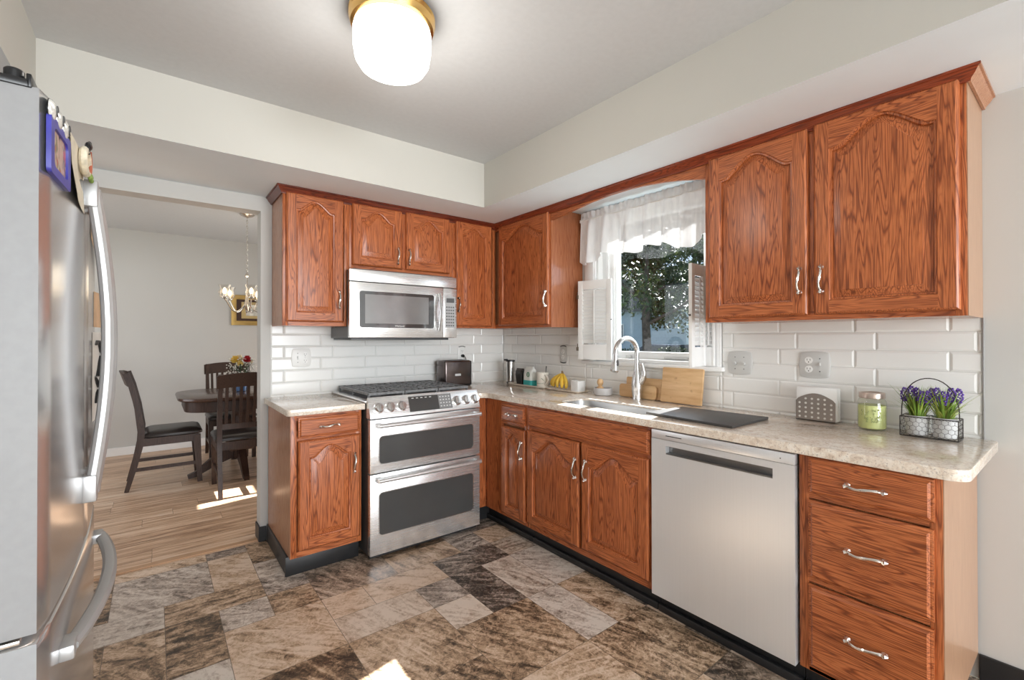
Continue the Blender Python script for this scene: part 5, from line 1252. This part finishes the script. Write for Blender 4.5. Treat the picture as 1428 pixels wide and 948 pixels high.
# chandelier
CX, CY = -1.755, 1.815
chd = thing('chandelier', 'silver five-arm chandelier with lit glass tulip shades over the dining table', 'chandelier', (CX, CY, ZCL))
SIL = plain('satin_silver', (0.66, 0.62, 0.56), 0.25, 1.0)
part('canopy', M().lathe([(0.065, -0.0005), (0.066, -0.008), (0.050, -0.022), (0.015, -0.034), (0.005, -0.040)], (CX, CY, ZCL), 28), SIL, chd)
m = M(); z = ZCL - 0.038; k = 0
while z > 1.925:
    o_ = 0.006; ax = (1, 0) if k % 2 else (0, 1)
    m.tube([(CX + ax[0] * 0.007 * math.cos(q), CY + ax[1] * 0.007 * math.cos(q), z - 0.014 + 0.016 * math.sin(q)) for q in [2 * PI * i / 10 for i in range(10)]], 0.0019, 5, closed=True); z -= 0.026; k += 1
part('chain', m, SIL, chd)
part('stem', M().lathe([(0.004, 1.93), (0.012, 1.915), (0.018, 1.895), (0.008, 1.88), (0.008, 1.78), (0.014, 1.76), (0.010, 1.70), (0.020, 1.64), (0.030, 1.60), (0.018, 1.575), (0.010, 1.56), (0.014, 1.545), (0.003, 1.53)], (CX, CY, 0), 20), SIL, chd)
TUL = bpy.data.materials.new('clear_ribbed_glass'); TUL = thin_glass('clear_ribbed_glass', (0.97, 0.95, 0.92), 0.5, 0.08)
BULB = emis('warm_bulb', (1.0, 0.78, 0.48), 5.0)
for k in range(5):
    a = math.radians(200 + 72 * k); dx, dy = math.cos(a), math.sin(a); Rr = 0.205
    pts = []
    for i in range(13):
        q = i / 12; r_ = 0.02 + (Rr - 0.02) * q; zz = 1.615 - 0.075 * math.sin(PI * min(1, q * 1.05)) + 0.045 * q ** 3
        pts.append((CX + dx * r_, CY + dy * r_, zz))
    arm = part('arm', M().tube(pts, 0.006, 8), SIL, chd)
    ex_, ey_ = CX + dx * Rr, CY + dy * Rr; ez = pts[-1][2]
    part('socket_cup', M().lathe([(0.006, 0), (0.024, 0.008), (0.026, 0.016), (0.012, 0.020), (0.012, 0.045)], (ex_, ey_, ez), 18), SIL, arm)
    sh = M(); Ls = []
    for r_, h in ((0.026, 0.016), (0.040, 0.030), (0.047, 0.055), (0.041, 0.085), (0.038, 0.100), (0.050, 0.130)):
        Ls.append([(ex_ + r_ * (1 + (0.04 * math.cos(q * 8))) * math.cos(q), ey_ + r_ * (1 + (0.04 * math.cos(q * 8))) * math.sin(q), ez + h) for q in [2 * PI * i / 32 for i in range(32)]])
    sh.loops(Ls, cap0=False, cap1=False); part('shade', sh, TUL, arm)
    part('bulb', M().lathe([(0.009, 0.042), (0.016, 0.060), (0.017, 0.075), (0.011, 0.095), (0.002, 0.105)], (ex_, ey_, ez), 14), BULB, arm)
lamp('chandelier_glow', 'POINT', (CX, CY, 1.80), 3, (1.0, 0.86, 0.66), shadow_soft_size=0.15)

# ------------------------------------------------------------------ outside the kitchen window
struct('ground', M().box(-25, 45, -25, 40, -0.5, -0.35), plain('lawn', (0.085, 0.092, 0.06), 0.9, var=0.4, vs_=3))
LEAFM = [plain('leaf_dark', (0.020, 0.044, 0.014), 0.5, var=0.5, vs_=2), plain('leaf_mid', (0.045, 0.080, 0.022), 0.5, var=0.4, vs_=2), plain('leaf_light', (0.13, 0.17, 0.05), 0.5, var=0.4, vs_=2)]
BARK = plain('grey_bark', (0.075, 0.062, 0.055), 0.9, var=0.5, vs_=12)
def tree(label, x, y, zb_, trunk_r, crown_z, R, H, n, seed, ls=0.11, kind='tree'):
    r = random.Random(seed); t = thing(kind, label, kind, (x, y, -0.35), kind + 's outside the window')
    m = M(); m.tube([(x, y, -0.36), (x + 0.02, y, 0.6), (x - 0.03, y + 0.02, crown_z), (x, y, crown_z + H * 0.5)], [trunk_r * 1.25, trunk_r, trunk_r * 0.85, trunk_r * 0.3], 10)
    for k in range(9):
        a = r.uniform(0, 2 * PI); z0 = crown_z + r.uniform(-0.1, H * 0.35); q = r.uniform(0.5, 0.85) * R
        m.tube([(x, y, z0), (x + q * 0.5 * math.cos(a), y + q * 0.5 * math.sin(a), z0 + 0.1 * H), (x + q * math.cos(a), y + q * math.sin(a), z0 + r.uniform(0.08, 0.33) * H)], [trunk_r * 0.4, trunk_r * 0.25, 0.015], 6)
    part('trunk', m, BARK, t)
    cl_ = []
    for k in range(46):
        a = r.uniform(0, 2 * PI); u = r.uniform(-1, 1); rad_ = r.uniform(0.45, 1.0) ** 0.6
        cl_.append((x + R * rad_ * math.sqrt(1 - u * u) * math.cos(a), y + R * rad_ * math.sqrt(1 - u * u) * math.sin(a), crown_z + H / 2 + H / 2 * u * rad_, r.uniform(0.35, 0.7) * min(1.0, R / 2.0)))
    vs2, fs2, ms2 = [], [], []
    for k in range(n):
        c = cl_[r.randrange(len(cl_))]; d_ = Vector((r.gauss(0, 1), r.gauss(0, 1), r.gauss(0, 0.8))).normalized() * c[3] * r.uniform(0.55, 1.0)
        p = Vector(c[:3]) + d_; ax = Vector((r.gauss(0, 1), r.gauss(0, 1), r.gauss(0, 1))).normalized(); s_ = ax.cross(Vector((r.gauss(0, 1), r.gauss(0, 1), r.gauss(0, 1)))).normalized(); l = ls * r.uniform(0.6, 1.3)
        b = len(vs2); vs2 += [p, p + ax * l * 0.5 + s_ * l * 0.3, p + ax * l, p + ax * l * 0.5 - s_ * l * 0.3]; fs2.append((b, b + 1, b + 2, b + 3)); ms2.append(min(2, max(0, int(r.gauss(0.9, 0.8)))))
    me = bpy.data.meshes.new('foliage'); me.from_pydata([v - ROOT[t.name] for v in vs2], [], fs2); me.polygons.foreach_set('material_index', ms2)
    for q in LEAFM: me.materials.append(q)
    o = bpy.data.objects.new('foliage', me); COL.objects.link(o); o.parent = t
    return t
tree('leafy tree with a grey trunk right outside the kitchen window', 8.0, 4.20, 0, 0.13, 1.75, 2.6, 3.6, 26000, 1)
tree('darker tree standing farther back at the right behind the near tree', 15.5, 7.0, 0, 0.16, 1.9, 3.2, 5.0, 14000, 2, 0.16)
tree('dark tree farther back at the left, beside the neighbouring house', 16.0, 12.5, 0, 0.16, 2.6, 2.8, 5.0, 12000, 3, 0.16)
tree('round shrub low in the window left of the near trunk', 11.8, 7.9, 0, 0.05, -0.15, 0.75, 1.0, 4000, 4, 0.09, 'shrub')
tree('round shrub low in the window right of the near trunk', 11.2, 5.35, 0, 0.05, -0.15, 0.65, 1.1, 4000, 5, 0.09, 'shrub')
hs = thing('house', 'pale blue sided neighbouring house seen through the window', 'house', (24, 17, -0.35))
m = M(); m.box(22.0, 28, 11.5, 22.0, -0.35, 3.0)
for k in range(20): m.box(21.975, 22.0, 11.5, 22.0, -0.35 + k * 0.165, -0.35 + k * 0.165 + 0.12)
part('wall', m, plain('pale_blue_siding', (0.42, 0.52, 0.60), 0.6), hs)
m = M(); m.prism([(11.2, 2.98), (22.3, 2.98), (16.7, 5.6)], lambda u, v, w: (21.7 + w, u, v), 0, 6.5); part('roof', m, plain('grey_shingle', (0.14, 0.14, 0.15), 0.8), hs)
w_ = part('window', M().box(21.92, 21.98, 16.0, 17.1, 0.9, 2.2), TRIMW, hs); part('pane', M().box(21.90, 21.925, 16.07, 17.03, 0.97, 2.13), BOOKG, w_)
car = thing('car', 'dark parked car beyond the tree, low in the window', 'car', (14.2, 7.4, -0.35))
cpf = [(-2.1, 0.05), (-2.15, 0.45), (-2.0, 0.62), (-1.3, 0.70), (-0.75, 1.16), (0.75, 1.18), (1.35, 0.74), (2.0, 0.66), (2.15, 0.40), (2.1, 0.05)]
m = M(); m.prism([(7.4 + u, -0.15 + v) for u, v in cpf], lambda u, v, w: (14.2 + w, u, v), -0.85, 0.85, bev=0.05); part('body', m, plain('dark_blue_car_paint', (0.03, 0.04, 0.06), 0.2, coat=0.6), car)
m = M(); m.prism([(7.4 + u, -0.15 + v) for u, v in ((-1.15, 0.74), (-0.68, 1.10), (0.68, 1.11), (1.15, 0.77))], lambda u, v, w: (14.2 + w, u, v), -0.865, 0.865); part('windows', m, BOOKG, car)
for u in (-1.35, 1.35):
    for w in (-0.80, 0.66): part('wheel', M().lathe([(0.10, 0), (0.31, 0.0), (0.33, 0.03), (0.33, 0.11), (0.31, 0.14), (0.1, 0.14)], (14.2 + w, 5.4 + u, -0.02), 22, axis='x'), BLKP, car)
